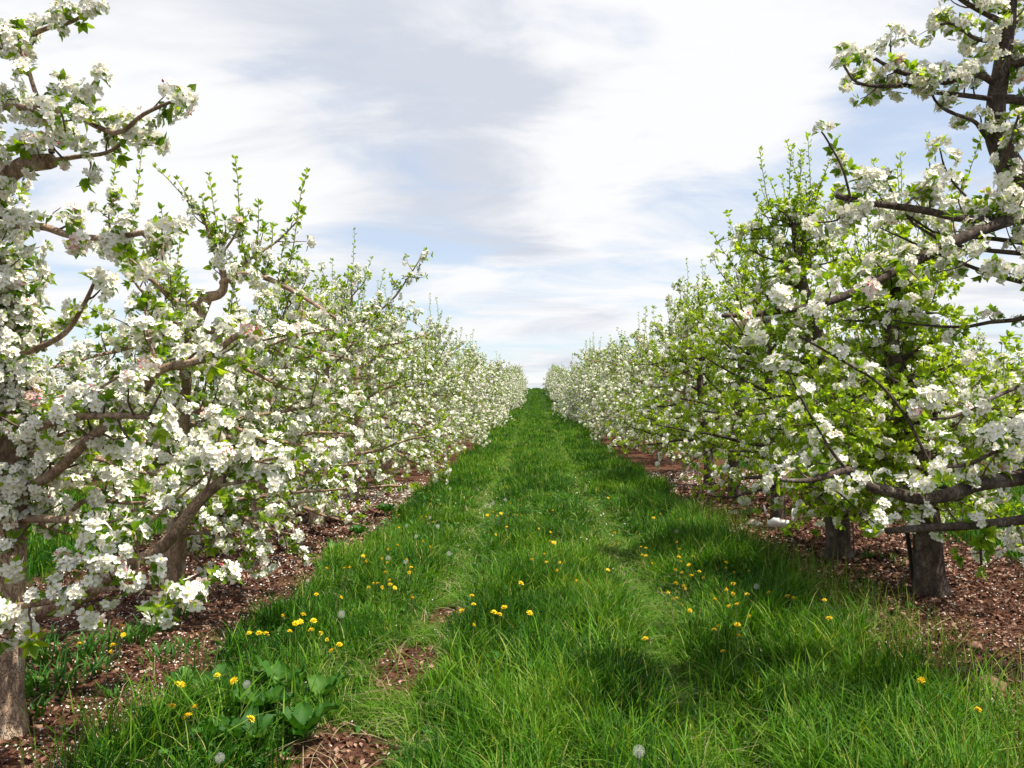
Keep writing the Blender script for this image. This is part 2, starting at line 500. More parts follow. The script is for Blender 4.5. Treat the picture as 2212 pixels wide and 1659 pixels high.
def build_grass():
    rng = np.random.default_rng(21)
    mb = MB()

    def field(x0, x1, y0, y1, dens, lscale=1.0, wmul=1.0, seg=3, tall=1.0):
        n = int((x1 - x0) * (y1 - y0) * dens)
        x = rng.uniform(x0, x1, n); y = rng.uniform(y0, y1, n)
        keep = (rng.random(n) > soil_mask(x, y) * 1.02) & (rng.random(n) < .05 + 1.05 * smooth(.30, .62, NB.fbm(x * 4.2, y * 4.2, 3)) + .2 * smooth(12, 20, y) - .3 * rut_mask(x, y))
        for cx, cy, r in DOCK_SPOTS: keep &= (rng.random(n) < .38 + smooth(.6, 1.2, np.hypot(x - cx, y - cy) / r))
        x, y = x[keep], y[keep]; n = len(x)
        h = grass_height(x, y) * tall
        L = h * rng.uniform(.45, 1.55, n) * lscale * (.72 + .6 * NB.fbm(x * 4.2, y * 4.2, 3))
        W = .0050 * rng.uniform(.5, 1.5, n) * wmul
        clump = NC.fbm(x * 1.6 + 7, y * 1.6)
        tint = np.clip(-.12 + .85 * clump + rng.normal(0, .20, n) + np.where(rng.random(n) < .16, .38, 0), 0, .92)
        rm = rut_mask(x, y)
        dry = rng.random(n) < .03 + .16 * rm * smooth(.4, .6, NB.fbm(x * .8, y * .5))
        tint[dry] = rng.uniform(.9, 1, dry.sum())
        fd = NA.fbm(x * .9 + 3, y * .9) * 2 * math.pi * 2.2 + rng.normal(0, 1.7, n)
        blades(mb, x, y, L, W, tint, rng, .5 + .0 * lscale, seg, fd)
    field(-2.9, 3.4, 3.2, 5.0, 6600, wmul=1.12)
    field(-2.9, 3.0, 5.0, 7.5, 5200, wmul=1.2)
    field(-2.9, 3.0, 7.5, 11, 3300, wmul=1.5)
    field(-2.9, 3.0, 11, 17, 1700, wmul=2.1, seg=2)
    field(-2.9, 3.0, 17, 28, 800, wmul=3.0, seg=2)
    field(-2.8, 2.8, 28, 50, 330, wmul=4.5, seg=2)
    field(-2.6, 2.6, 50, 85, 150, wmul=7, seg=1)
    field(-2.6, 2.6, 85, 135, 90, wmul=10, seg=1)
    # the alleys beyond both rows
    field(4.4, 9.0, 5, 14, 700, wmul=2.4, seg=2, tall=1.3)
    field(4.4, 9.2, 14, 40, 160, wmul=4, seg=1, tall=1.3)
    field(-9.0, -4.4, 4, 14, 600, wmul=2.4, seg=2, tall=1.2)
    field(-9.0, -4.4, 14, 40, 140, wmul=4, seg=1, tall=1.2)
    # flattened paler grass along the wheel ruts
    for rx in (RUT_L, RUT_R):
        for (y0, y1, n, w) in ((3.3, 7, 5200, .0042), (7, 14, 4200, .006), (14, 30, 2600, .012), (30, 70, 1200, .022)):
            y = rng.uniform(y0, y1, n); x = rx + (NA.fbm(y * .35, 3.0 + 0 * y) - .5) * .35 + rng.normal(0, .17, n)
            ok = rng.random(n) > 1.05 * soil_mask(x, y); x, y = x[ok], y[ok]; n = len(x)
            fd = np.where(rng.random(n) < .5, 1, -1) * rng.normal(.5, .6, n) + np.where(rng.random(n) < .5, 0, math.pi)
            blades(mb, x, y, rng.uniform(.07, .17, n), w * rng.uniform(.6, 1.3, n), np.clip(rng.normal(.70, .17, n), .2, 1), rng, 1.25, 2, fd)
    # taller wisps along the verge and some tall clumps in the middle
    n = 2600
    x = rng.normal(2.35, .22, n); y = 3.3 + 9 * rng.random(n) ** 1.3
    blades(mb, x, y, rng.uniform(.22, .44, n), .004 * rng.uniform(.6, 1.2, n), np.where(rng.random(n) < .25, rng.uniform(.86, 1, n), rng.uniform(.3, .9, n)), rng, .45)
    for cx, cy, r, m, hl in ((.35, 5.2, .16, 60, .40), (.62, 5.3, .10, 24, .36), (1.2, 5.4, .2, 70, .34), (-.15, 4.5, .25, 140, .32), (.9, 4.2, .3, 160, .30),
                             (1.7, 4.6, .3, 200, .34), (-1.7, 4.0, .25, 150, .40), (-1.95, 3.75, .16, 120, .36), (.15, 4.0, .35, 220, .34), (2.2, 4.1, .3, 200, .36),
                             (-.3, 4.9, .2, 90, .30), (.5, 3.8, .3, 160, .34), (1.3, 3.9, .3, 160, .34)):
        x = rng.normal(cx, r, m); y = rng.normal(cy, r, m)
        blades(mb, x, y, hl * rng.uniform(.6, 1.15, m), .0066 * rng.uniform(.6, 1.3, m), rng.uniform(.45, .93, m), rng, .5)
    o = mb.build('grass', M_GRASS)
    tag(o, 'lush green grass covering the alley between the tree rows', 'grass', None, 'stuff')


build_grass()


# ------------------------------------------------------------------ litter and petals on the soil
def build_litter():
    rng = np.random.default_rng(33)

    def scatter(name, mat, n, size, tint, lift, label, cat, regions, p_grass=0.0):
        mb = MB()
        for (x0, x1, y0, y1, f) in regions:
            k = int(n * f)
            x = rng.uniform(x0, x1, k); y = y0 + (y1 - y0) * rng.random(k) ** 1.4
            sm = soil_mask(x, y)
            ok = (rng.random(k) < sm) | (rng.random(k) < p_grass)
            x, y, sm = x[ok], y[ok], sm[ok]; k = len(x)
            z = ground_h(x, y) + sm * ((NC.fbm(x * 7, y * 7) - .5) * .05) + lift
            s = size * rng.uniform(.55, 1.35, k) * np.clip(y / 6, 1, 2.2)
            a = rng.random(k) * 2 * math.pi
            nrm = unit(np.stack([rng.normal(0, .5, k), rng.normal(0, .5, k), np.ones(k)], -1))
            u = unit(np.cross(nrm, np.stack([np.cos(a), np.sin(a), np.zeros(k)], -1))); w = np.cross(nrm, u)
            c = np.stack([x, y, z + s * .3], -1)
            asp = rng.uniform(.4, .8, k)
            v = np.stack([c - u * s[:, None] / 2, c + w * (s * asp / 2)[:, None] + nrm * (s * .12)[:, None], c + u * s[:, None] / 2, c - w * (s * asp / 2)[:, None] + nrm * (s * .15)[:, None]], 1).reshape(-1, 3)
            o = (np.arange(k) * 4)[:, None]
            mb.add(v, None, np.concatenate([o + np.array([[0, 1, 2]]), o + np.array([[0, 2, 3]])]), a=np.repeat(rng.uniform(*tint, k), 4))
        tag(mb.build(name, mat), label, cat, None, 'stuff')
    scatter('leaf_litter', M_LITTER, 36000, .036, (0, 1), .0, 'dry brown leaf litter covering the bare soil strips', 'litter',
            [(2.1, 5.2, 3.4, 15, 1.0), (-4.6, -1.9, 3.2, 12, .45), (-1.3, -.5, 3.2, 7, .08)])
    scatter('fallen_petals', M_PETAL, 13000, .016, (0, .85), .008, 'white fallen petals sprinkled over the soil under the trees', 'petals',
            [(2.1, 5.2, 3.4, 18, .75), (-4.6, -1.9, 3.2, 16, 1.0)])
    scatter('scattered_petals', M_PETAL, 1500, .016, (0, .8), .05, 'white petals caught in the grass of the alley', 'petals',
            [(-2.4, 2.6, 3.4, 18, 1.0)], p_grass=.45)


build_litter()


def build_sward():
    rng = np.random.default_rng(44)
    mb = MB()
    n = 15000
    x = rng.uniform(-2.2, 2.5, n); y = 3.3 + 11 * rng.random(n) ** 1.5
    ok = (NC.fbm(x * 1.1 + 30, y * 1.1) > .50 + .1 * rng.random(n)) & (rng.random(n) > soil_mask(x, y))
    x, y = x[ok], y[ok]; n = len(x)
    z = ground_h(x, y) + grass_height(x, y) * rng.uniform(.25, .75, n)
    s = .017 * rng.uniform(.6, 1.6, n) * np.clip(y / 7, 1, 1.8); a = rng.random(n) * 6.28
    nrm = unit(np.stack([rng.normal(0, .45, n), rng.normal(0, .45, n), np.ones(n)], -1))
    u = unit(np.cross(nrm, np.stack([np.cos(a), np.sin(a), np.zeros(n)], -1))); w = np.cross(nrm, u)
    c = np.stack([x, y, z], -1); S = s[:, None]
    v = np.stack([c - u * S, c - u * S * .3 + w * S * .55 + nrm * S * .2, c + u * S * .6 + w * S * .45 + nrm * S * .15, c + u * S, c + u * S * .6 - w * S * .45 + nrm * S * .15, c - u * S * .3 - w * S * .55 + nrm * S * .2], 1).reshape(-1, 3)
    o = (np.arange(n) * 6)[:, None]
    mb.add(v, np.concatenate([o + np.array([[0, 1, 2, 3]]), o + np.array([[0, 3, 4, 5]])]), a=np.repeat(np.clip(rng.normal(.5, .25, n), 0, 1), 6))
    tag(mb.build('clover', M_WEED), 'low clover and broad-leaved weeds mixed through the grass', 'clover', None, 'stuff')
    mb = MB(); n = 3800
    x = rng.uniform(-2.3, 2.6, n); y = 3.3 + 12 * rng.random(n) ** 1.4
    blades(mb, x, y, rng.uniform(.08, .22, n), .004 * rng.uniform(.6, 1.4, n) * np.clip(y / 6, 1, 2), rng.random(n), rng, 1.5, 2)
    tag(mb.build('dead_grass', M_STRAW), 'dead straw-coloured blades lying through the green grass', 'dead grass', None, 'stuff')


build_sward()


# ------------------------------------------------------------------ blossom and leaf shapes
def bend_kite(L, W, cup, lod):
    """petal or leaf along +X in the XY plane, curling up by cup; returns verts, quads, tris"""
    if lod == 0:
        v = np.array([[0, 0, 0], [.45, -.46, .10], [.5, 0, 0], [.45, .46, .10], [.9, -.34, .30], [1.0, 0, .24], [.9, .34, .30]], float)
        v = v * [L, W, cup * L]
        return v, [[1, 4, 5, 2], [2, 5, 6, 3]], [[0, 1, 2], [0, 2, 3]]
    v = np.array([[0, 0, 0], [.62, -.5, .16], [1, 0, .26], [.62, .5, .16]], float) * [L, W, cup * L]
    return v, [[0, 1, 2, 3]], []


def rot_z(a):
    c, s = math.cos(a), math.sin(a)
    return np.array([[c, -s, 0], [s, c, 0], [0, 0, 1.]])


def frame(d, spin):
    d = unit(np.asarray(d, float))
    ref = np.array([0, 0, 1.]) if abs(d[2]) < .9 else np.array([1., 0, 0])
    x = unit(np.cross(ref, d)); y = np.cross(d, x)
    c, s = math.cos(spin), math.sin(spin)
    return np.stack([x * c + y * s, -x * s + y * c, d], 1)


class Proto:
    """a rigid bundle of faces with a tint per vertex and a material per face"""
    def __init__(s): s.v, s.q, s.t, s.a, s.qm, s.tm, s.n = [], [], [], [], [], [], 0

    def add(s, v, q, t, a, m):
        s.v.append(v); s.a += [a] * len(v)
        s.q += [[i + s.n for i in f] for f in q]; s.qm += [m] * len(q)
        s.t += [[i + s.n for i in f] for f in t]; s.tm += [m] * len(t)
        s.n += len(v)

    def done(s):
        s.V = np.concatenate(s.v) if s.v else np.zeros((0, 3)); s.Q = np.array(s.q, int).reshape(-1, 4); s.T = np.array(s.t, int).reshape(-1, 3)
        s.A = np.array(s.a, float); s.QM = np.array(s.qm, int); s.TM = np.array(s.tm, int)
        return s


def add_flower(pr, rng, lod, c, d, size, tint):
    R = frame(d, rng.random() * 7)
    cup = rng.uniform(.35, 1.0)
    for k in range(5):
        v, q, t = bend_kite(size * rng.uniform(.47, .56), size * rng.uniform(.40, .50), cup, lod)
        v = v + [size * .03, 0, 0]
        rz = rot_z(k * 2 * math.pi / 5 + rng.normal(0, .12))
        v = v @ np.array([[1, 0, 0], [0, 1, 0], [0, 0, 1.]])
        pr.add((v @ rz.T) @ R.T + c, q, t, float(np.clip(tint + rng.normal(0, .08), 0, 1)), 0)
    if lod == 0:
        th = np.arange(5) * 2 * math.pi / 5
        v = np.stack([np.cos(th) * size * .12, np.sin(th) * size * .12, np.full(5, size * .10)], -1)
        v = np.vstack([v, [0, 0, size * .16]])
        pr.add(v @ R.T + c, [], [[i, (i + 1) % 5, 5] for i in range(5)], rng.random(), 1)


def add_leaf(pr, rng, lod, c, d, up, L, W, tint):
    """leaf growing from c along d, its face towards up"""
    d = unit(d); s = unit(np.cross(up, d)); n = np.cross(d, s)
    R = np.stack([d, s, n], 1)
    if lod == 0:
        fold, curl = rng.uniform(.1, .3), rng.uniform(.1, .45)
        v = np.array([[0, 0, 0], [.33, -.42, fold * .42], [.33, 0, 0], [.33, .42, fold * .42], [.7, -.38, fold * .4 - curl * .3], [.7, 0, -curl * .3], [.7, .38, fold * .4 - curl * .3], [1, 0, -curl]])
        v = v * [L, W, L * .8]
        q = [[1, 4, 5, 2], [2, 5, 6, 3]]; t = [[0, 1, 2], [0, 2, 3], [4, 7, 5], [5, 7, 6]]
    else:
        v = np.array([[0, 0, 0], [.5, -.5, .14], [1, 0, -.18], [.5, .5, .14], ]) * [L, W, L]
        q = []; t = [[0, 1, 2], [0, 2, 3]]
    pr.add(v @ R.T + c, q, t, float(np.clip(tint + rng.normal(0, .15), 0, 1)), 0)


def cluster_protos(rng, lod, kind, nvar):
    """kind 'flower', 'pink', 'leaf'; each returns (blossom proto, leaf proto) with its stalk at the origin, growing along +Z"""
    out = []
    for i in range(nvar):
        bl, lf = Proto(), Proto()
        if kind in ('flower', 'pink'):
            if lod < 2:
                nf = int(rng.integers(6, 10))
                for k in range(nf):
                    a = k * 2.4 + rng.random(); e = rng.uniform(.05, 1.25)
                    d = np.array([math.cos(a) * math.sin(e), math.sin(a) * math.sin(e), math.cos(e)])
                    c = d * rng.uniform(.030, .048)
                    add_flower(bl, rng, lod, c, unit(d + rng.normal(0, .25, 3)), rng.uniform(.039, .048) * (1.0 if lod == 0 else .98), rng.uniform(0, .5) if kind == 'flower' else rng.uniform(.4, .95))
                if kind == 'pink' or rng.random() < .04:
                    for k in range(int(rng.integers(1, 4))):
                        d = unit(rng.normal(0, .6, 3) + [0, 0, 1])
                        R = frame(d, 0); r = .0062
                        v = np.array([[0, 0, -1.2], [1, 0, 0], [0, 1, 0], [-1, 0, 0], [0, -1, 0], [0, 0, 1.3]]) * r
                        bl.add(v @ R.T + d * .047, [], [[0, 2, 1], [0, 3, 2], [0, 4, 3], [0, 1, 4], [5, 1, 2], [5, 2, 3], [5, 3, 4], [5, 4, 1]], rng.random(), 2)
            else:
                for k in range(8):
                    a = k * 2.4 + rng.random(); e = rng.uniform(.1, 1.4)
                    d = np.array([math.cos(a) * math.sin(e), math.sin(a) * math.sin(e), math.cos(e)])
                    R = frame(unit(d + rng.normal(0, .4, 3)), rng.random() * 6)
                    s = .022
                    v = np.array([[-s, -s, 0], [s, -s, .008], [s, s, 0], [-s, s, .008]]) * rng.uniform(.8, 1.3)
                    bl.add(v @ R.T + d * .045, [[0, 1, 2, 3]], [], rng.uniform(0, .6), 0)
        nl = {0: 4, 1: 4, 2: 2}[lod] if kind != 'leaf' else {0: 8, 1: 7, 2: 4}[lod]
        for k in range(nl):
            a = k * 2.4 + rng.random(); e = rng.uniform(.75, 1.6) if kind != 'leaf' else rng.uniform(.25, 1.35)
            d = np.array([math.cos(a) * math.sin(e), math.sin(a) * math.sin(e), math.cos(e)])
            sc = 1.0 if lod < 2 else 1.5
            add_leaf(lf, rng, lod, d * .008, d, np.array([0, 0, 1.0]) + rng.normal(0, .2, 3), rng.uniform(.038, .062) * sc, rng.uniform(.024, .034) * sc, rng.uniform(.2, .75))
        out.append((bl.done(), lf.done()))
    return out


PROTO = {}
_pr = np.random.default_rng(5)
for _l in (0, 1, 2):
    for _k in ('flower', 'pink', 'leaf'):
        PROTO[_l, _k] = cluster_protos(_pr, _l, _k, 7)


def place(mb, pr, pos, R, s, da, mmap=None):
    k = len(pos)
    if k == 0 or len(pr.V) == 0: return
    v = np.einsum('kij,vj->kvi', R, pr.V) * s[:, None, None] + pos[:, None, :]
    o = (np.arange(k) * len(pr.V))[:, None, None]
    q = (pr.Q[None] + o).reshape(-1, 4); t = (pr.T[None] + o).reshape(-1, 3)
    a = np.clip(pr.A[None] + da[:, None], 0, 1).ravel()
    mb.add(v.reshape(-1, 3), q, t, m=np.tile(pr.QM, k), mt=np.tile(pr.TM, k), a=a)


def frames(d, spin):
    d = unit(d)
    ref = np.where((np.abs(d[:, 2]) < .9)[:, None], np.array([0, 0, 1.]), np.array([1., 0, 0]))
    x = unit(np.cross(ref, d)); y = np.cross(d, x)
    c, s = np.cos(spin)[:, None], np.sin(spin)[:, None]
    return np.stack([x * c + y * s, -x * s + y * c, d], 2)


# ------------------------------------------------------------------ apple trees
class Tree:
    def __init__(s, seed, lod=0, p_flower=.8, p_pink=.06, leaf_tint=0.0, bound=None):
        s.rng = np.random.default_rng(seed); s.lod = lod
        s.pf, s.pp, s.lt = p_flower, p_pink, leaf_tint
        s.big = 1.0; s.trunk = []; s.limbs = []; s.cl = []; s.single = []; s.bound = bound
        s.ns = {0: (12, 7, 4), 1: (8, 5, 3), 2: (5, 3, 3)}[lod]

    def cluster(s, p, d, size=1.0, kind=None):
        if s.bound is not None and not s.bound(p): return
        if kind is None:
            r = s.rng.random()
            kind = 'leaf' if r > s.pf else ('pink' if s.rng.random() < s.pp else 'flower')
        s.cl.append((p, d, size * s.big * s.rng.uniform(.8, 1.25), kind))

    def twig(s, limb, p0, d0, L, r0, step=.085, kind=None, grav=0.0):
        rng = s.rng
        n = 5
        pts = [p0]; d = unit(d0)
        for i in range(n - 1):
            d = unit(d + rng.normal(0, .18, 3) + np.array([0, 0, .10 - grav]))
            pts.append(pts[-1] + d * L / (n - 1))
        pts = np.array(pts)
        if s.bound is not None and not (s.bound(pts[-1]) and s.bound(pts[2])): return
        limb.append((pts, np.linspace(r0, r0 * .45, n), s.ns[2]))
        m = max(1, int(L / step))
        for k in range(m):
            t = (k + .6 + rng.uniform(-.3, .3)) / m * (n - 1); i = min(int(t), n - 2); f = t - i
            p = pts[i] * (1 - f) + pts[i + 1] * f
            tg = unit(pts[i + 1] - pts[i])
            sd = unit(np.cross(tg, rng.normal(0, 1, 3)) + np.array([0, 0, .45]))
            s.cluster(p + sd * .018, unit(sd + tg * .3), kind=kind)
        s.cluster(pts[-1], d, 1.08, kind=kind)

    def shoot(s, limb, p0, d0, L, flowers=.35):
        """upright leafy water shoot"""
        rng = s.rng; n = 6
        pts = [np.asarray(p0, float)]; d = unit(d0)
        for i in range(n - 1):
            d = unit(d + rng.normal(0, .07, 3) + np.array([0, 0, .08])); pts.append(pts[-1] + d * L / (n - 1))
        pts = np.array(pts)
        limb.append((pts, np.linspace(.006, .0022, n), s.ns[2]))
        m = int(L / (.026 if s.lod == 0 else .036 if s.lod == 1 else .06)) + 2
        for k in range(m):
            t = (k + .5) / m * (n - 1); i = min(int(t), n - 2); f = t - i
            p = pts[i] * (1 - f) + pts[i + 1] * f
            if t / (n - 1) < flowers and rng.random() < .45:
                a = k * 2.4; s.cluster(p, np.array([math.cos(a), math.sin(a), .5]), .8)
            a = k * 2.4 + rng.normal(0, .3)
            s.single.append((p, unit(np.array([math.cos(a), math.sin(a), rng.uniform(.4, 1.1)])), rng.uniform(.036, .056) * (1.2 if k > m * .8 else 1)))
        for k in range(4): 
            a = k * 1.7; s.single.append((pts[-1], unit(np.array([math.cos(a), math.sin(a), 1.1])), rng.uniform(.03, .045)))

    def nearest_wood(s, p):
        best, bp = 9, p
        for tubes in s.limbs:
            for pts, r, n in tubes[:1]:
                if len(pts) < 7: continue
                d = np.linalg.norm(pts - p, axis=1); i = int(d.argmin())
                if d[i] < best: best, bp = d[i], pts[i]
        return bp

    def limb(s, pts, rad, twig=.13, tlen=.34, start=.15, spur=.11, shoots=0.0, tup=.25, kind=None, end=True):
        """a main limb along pts with spurs and side twigs; returns its tube list"""
        rng = s.rng
        pts = np.asarray(pts, float); k = len(pts)
        rad = np.interp(np.linspace(0, 1, k), np.linspace(0, 1, len(np.atleast_1d(rad))), np.atleast_1d(rad))
        tubes = [(pts, rad, s.ns[1])]
        sl = np.concatenate([[0], np.cumsum(np.linalg.norm(np.diff(pts, axis=0), axis=1))]); Lt = sl[-1]

        def at(u):
            i = int(np.clip(np.searchsorted(sl, u) - 1, 0, k - 2)); f = (u - sl[i]) / max(sl[i + 1] - sl[i], 1e-6)
            return pts[i] * (1 - f) + pts[i + 1] * f, unit(pts[i + 1] - pts[i]), rad[i] * (1 - f) + rad[i + 1] * f
        u = Lt * start
        while twig and u < Lt:
            p, tg, r = at(u)
            sd = unit(np.cross(tg, rng.normal(0, 1, 3)))
            d = unit(sd + tg * rng.uniform(.1, .8) + np.array([0, 0, tup]))
            L = tlen * rng.uniform(.35, 1.3) * (1 - .35 * u / Lt)
            s.twig(tubes, p, d, L, min(r * .6, .0065 if s.lod < 2 else .009), kind=kind)
            u += twig * rng.uniform(.5, 1.5)
        u = Lt * start
        while spur and u < Lt:
            p, tg, r = at(u)
            sd = unit(np.cross(tg, rng.normal(0, 1, 3)) + np.array([0, 0, .35]))
            s.cluster(p + sd * (r + .022), unit(sd + tg * .2), kind=kind)
            u += spur * rng.uniform(.5, 1.5)
        if shoots:
            u = Lt * .3
            while u < Lt:
                p, tg, r = at(u)
                s.shoot(tubes, p, np.array([rng.normal(0, .16), rng.normal(0, .16), 1.0]), rng.uniform(.3, .95))
                u += rng.uniform(.6, 1.4) / shoots
        if end: s.cluster(pts[-1], unit(pts[-1] - pts[-2]), 1.1, kind=kind)
        s.limbs.append(tubes)
        return tubes

    def auto_limb(s, p0, az, el, L, r0, sag=.0, **kw):
        rng = s.rng; n = 8
        d = np.array([math.cos(az) * math.cos(el), math.sin(az) * math.cos(el), math.sin(el)])
        pts = [np.asarray(p0, float)]
        for i in range(n - 1):
            d = unit(d + rng.normal(0, .13, 3) + np.array([0, 0, -sag + .07 * (i > 3)])); pts.append(pts[-1] + d * L / (n - 1))
        if s.bound is not None:
            k = next((i for i in range(2, n) if not s.bound(pts[i])), n)
            if k < 4: return None
            pts = pts[:k]
        return s.limb(np.array(pts), [r0, r0 * .75, r0 * .5, r0 * .25], **kw)

    def generic(s, H=2.9, spread=1.35, n_limbs=15, r0=.085, dens=1.0, lean=.12, zmin=.14):
        """a whole orchard tree at the origin"""
        s.bound = lambda p: p[2] > zmin
        rng = s.rng
        k = 9; lx, ly = rng.normal(0, lean, 2)
        t = np.linspace(0, 1, k)
        tr = np.stack([lx * t ** 1.5 + .05 * np.sin(t * 7 + rng.random() * 6), ly * t ** 1.5 + .05 * np.sin(t * 6 + rng.random() * 6), H * .86 * t], -1)
        tr[0, 2] = -.05
        rad = r0 * np.array([1.3, 1.02, .95, .88, .78, .66, .52, .38, .25])
        s.trunk.append((tr, rad, s.ns[0]))
        for i in range(n_limbs):
            f = (i + .5) / n_limbs
            z = .13 + .74 * f
            zi = z * (k - 1); j = min(int(zi), k - 2); p = tr[j] * (1 - zi + j) + tr[j + 1] * (zi - j)
            az = i * 2.399 + rng.normal(0, .35)
            L = spread * (1.12 - .55 * f) * rng.uniform(.75, 1.2)
            el = rng.uniform(-.12, .30) + .60 * f * f
            s.auto_limb(p, az, el, L, r0 * .36 * (1 - .45 * f), sag=.07 * (1 - f), twig=.12 / dens, tlen=.46 * (1 - .25 * f), spur=.12 / dens, shoots=1.2 * (f > .45) * rng.random() * 1.6)
        top = tr[-1]
        for i in range(4):
            s.auto_limb(tr[-1 - i % 2], rng.random() * 6.28, rng.uniform(.6, 1.2), rng.uniform(.4, .8), .012, twig=.13 / dens, tlen=.25, spur=.1 / dens, shoots=1.3)
        return s

    def arrays(s):
        return s.cl, s.single

    def meshes(s, base, part_clusters=0, eye=None):
        """returns (trunk MB, [limb MB], foliage MB, blossom MB, list of clusters kept for single parts)"""
        base = np.asarray(base, float); rng = s.rng
        tmb = MB()
        for p, r, n in s.trunk: tube(tmb, p, r, n, wob=.10 if s.lod == 0 else 0, rng=rng)
        lm = []
        for tubes in s.limbs:
            b = MB()
            for i, (p, r, n) in enumerate(tubes): tube(b, p, r, n, m=0 if (i == 0) else 1)
            lm.append(b)
        fol, blo = MB(), MB()
        cl = s.cl
        singles = []
        if part_clusters and eye is not None:
            fl = [i for i, c in enumerate(cl) if c[3] != 'leaf']
            vis = [(np.linalg.norm(cl[i][0] - eye), i) for i in fl if in_view(cl[i][0])]
            vis.sort(); singles = [i for _, i in vis[:part_clusters]]
        sset = set(singles)
        pos = np.array([c[0] for c in cl]); dr = np.array([c[1] for c in cl]); sz = np.array([c[2] for c in cl])
        kinds = np.array([c[3] for c in cl])
        spin = rng.random(len(cl)) * 6.28; var = rng.integers(0, 7, len(cl))
        R = frames(dr, spin); keepb = np.array([i not in sset for i in range(len(cl))])
        da = rng.normal(0, .06, len(cl))
        for kd in ('flower', 'pink', 'leaf'):
            for v in range(7):
                ix = np.where((kinds == kd) & (var == v))[0]
                pb, pl = PROTO[s.lod, kd][v]
                place(fol, pl, pos[ix], R[ix], sz[ix], s.lt + da[ix] * 2)
                ib = ix[keepb[ix]]
                place(blo, pb, pos[ib], R[ib], sz[ib], da[ib])
        if s.single:
            ps = np.array([c[0] for c in s.single]); dd = np.array([c[1] for c in s.single]); ll = np.array([c[2] for c in s.single])
            if s.lod == 2: ll = ll * 1.5
            for v in range(4):
                pr = Proto(); add_leaf(pr, rng, min(s.lod, 1) if s.lod else 0, np.zeros(3), np.array([0, 0, 1.]), np.array([1., 0, .2]), 1.0, .55, .55); pr.done()
                ix = np.arange(v, len(ps), 4)
                place(fol, pr, ps[ix], frames(dd[ix], rng.random(len(ix)) * 6.28), ll[ix], s.lt + rng.normal(0, .1, len(ix)))
        sing = [(pos[i], R[i], sz[i], kinds[i], var[i]) for i in singles]
        return tmb, lm, fol, blo, sing


def in_view(p):
    c = CAM_R.T @ (np.asarray(p) - np.array([0, 0, EYE]))
    if c[2] > -.3: return False
    x, y = c[0] / -c[2] * F_PX, c[1] / -c[2] * F_PX
    return abs(x) < 530 and abs(y) < 400


_CLM = {}


def cluster_mesh(kind, var):
    key = (kind, int(var))
    if key not in _CLM:
        pr = PROTO[0, kind][int(var)][0]
        mb = MB(); mb.add(pr.V, pr.Q, pr.T, m=pr.QM, mt=pr.TM, a=pr.A)
        _CLM[key] = mb.mesh('blossom_cluster', [M_PETAL, M_CENTRE, M_BUD])
    return _CLM[key]


GROUP_L = 'blossoming apple trees of the left row'
GROUP_R = 'blossoming apple trees of the right row'


def emit(tree, base, label, group, singles=0, bark=None):
    """link one tree as a thing with parts"""
    bark = bark or M_BARK
    root = empty('apple_tree', base)
    tag(root, label, 'apple tree', group)
    t, lm, fol, blo, sing = tree.meshes(base, singles, np.array([0, 0, EYE]))
    t.build('trunk', [bark], root, True, base)
    if tree.lod < 2:
        for b in lm: b.build('branch', [bark, M_TWIG], root, True, base)
    else:
        allb = MB()
        for tubes in tree.limbs:
            for i, (p, r, n) in enumerate(tubes): tube(allb, p, r, n, m=0 if i == 0 else 1)
        tag(allb.build('branches', [bark, M_TWIG], root, True, base), kind='stuff')
    tag(fol.build('foliage', [M_LEAF], root, False, base), kind='stuff')
    if blo.n: tag(blo.build('blossom', [M_PETAL, M_CENTRE, M_BUD], root, False, base), kind='stuff')
    for p, R, s, k, v in sing:
        o = bpy.data.objects.new('blossom_cluster', cluster_mesh(k, v))
        M = Matrix.Identity(4)
        for i in range(3):
            for j in range(3): M[i][j] = R[i][j] * s
            M[i][3] = p[i] - base[i]
        o.matrix_local = M
        COL.objects.link(o); o.parent = root
        o.matrix_parent_inverse = Matrix.Identity(4); o.matrix_basis = M
    return root


def copy_tree(root, loc, rz, sc, label, group):
    r = root.copy(); COL.objects.link(r)
    r.location = tuple(loc); r.rotation_euler = (0, 0, rz); r.scale = sc
    r['label'] = label; r['group'] = group
    for ch in list(root.children):
        c = ch.copy(); COL.objects.link(c); c.parent = r
    return r


def PL(rows, n=4):
    """control rows (px, py, depth) -> smooth world polyline"""
    return spline([P(*r) for r in rows], n)


def base_at(px, py):
    """where the ray of a pixel meets the ground"""
    w = pix_dir(px, py); d = 1.0
    for _ in range(60):
        h = float(ground_h(np.array([w[0] * d]), np.array([d]))[0])
        d = d + .6 * ((h - EYE) / w[2] - d)
    return np.array([w[0] * d, d, float(ground_h(np.array([w[0] * d]), np.array([d]))[0])])


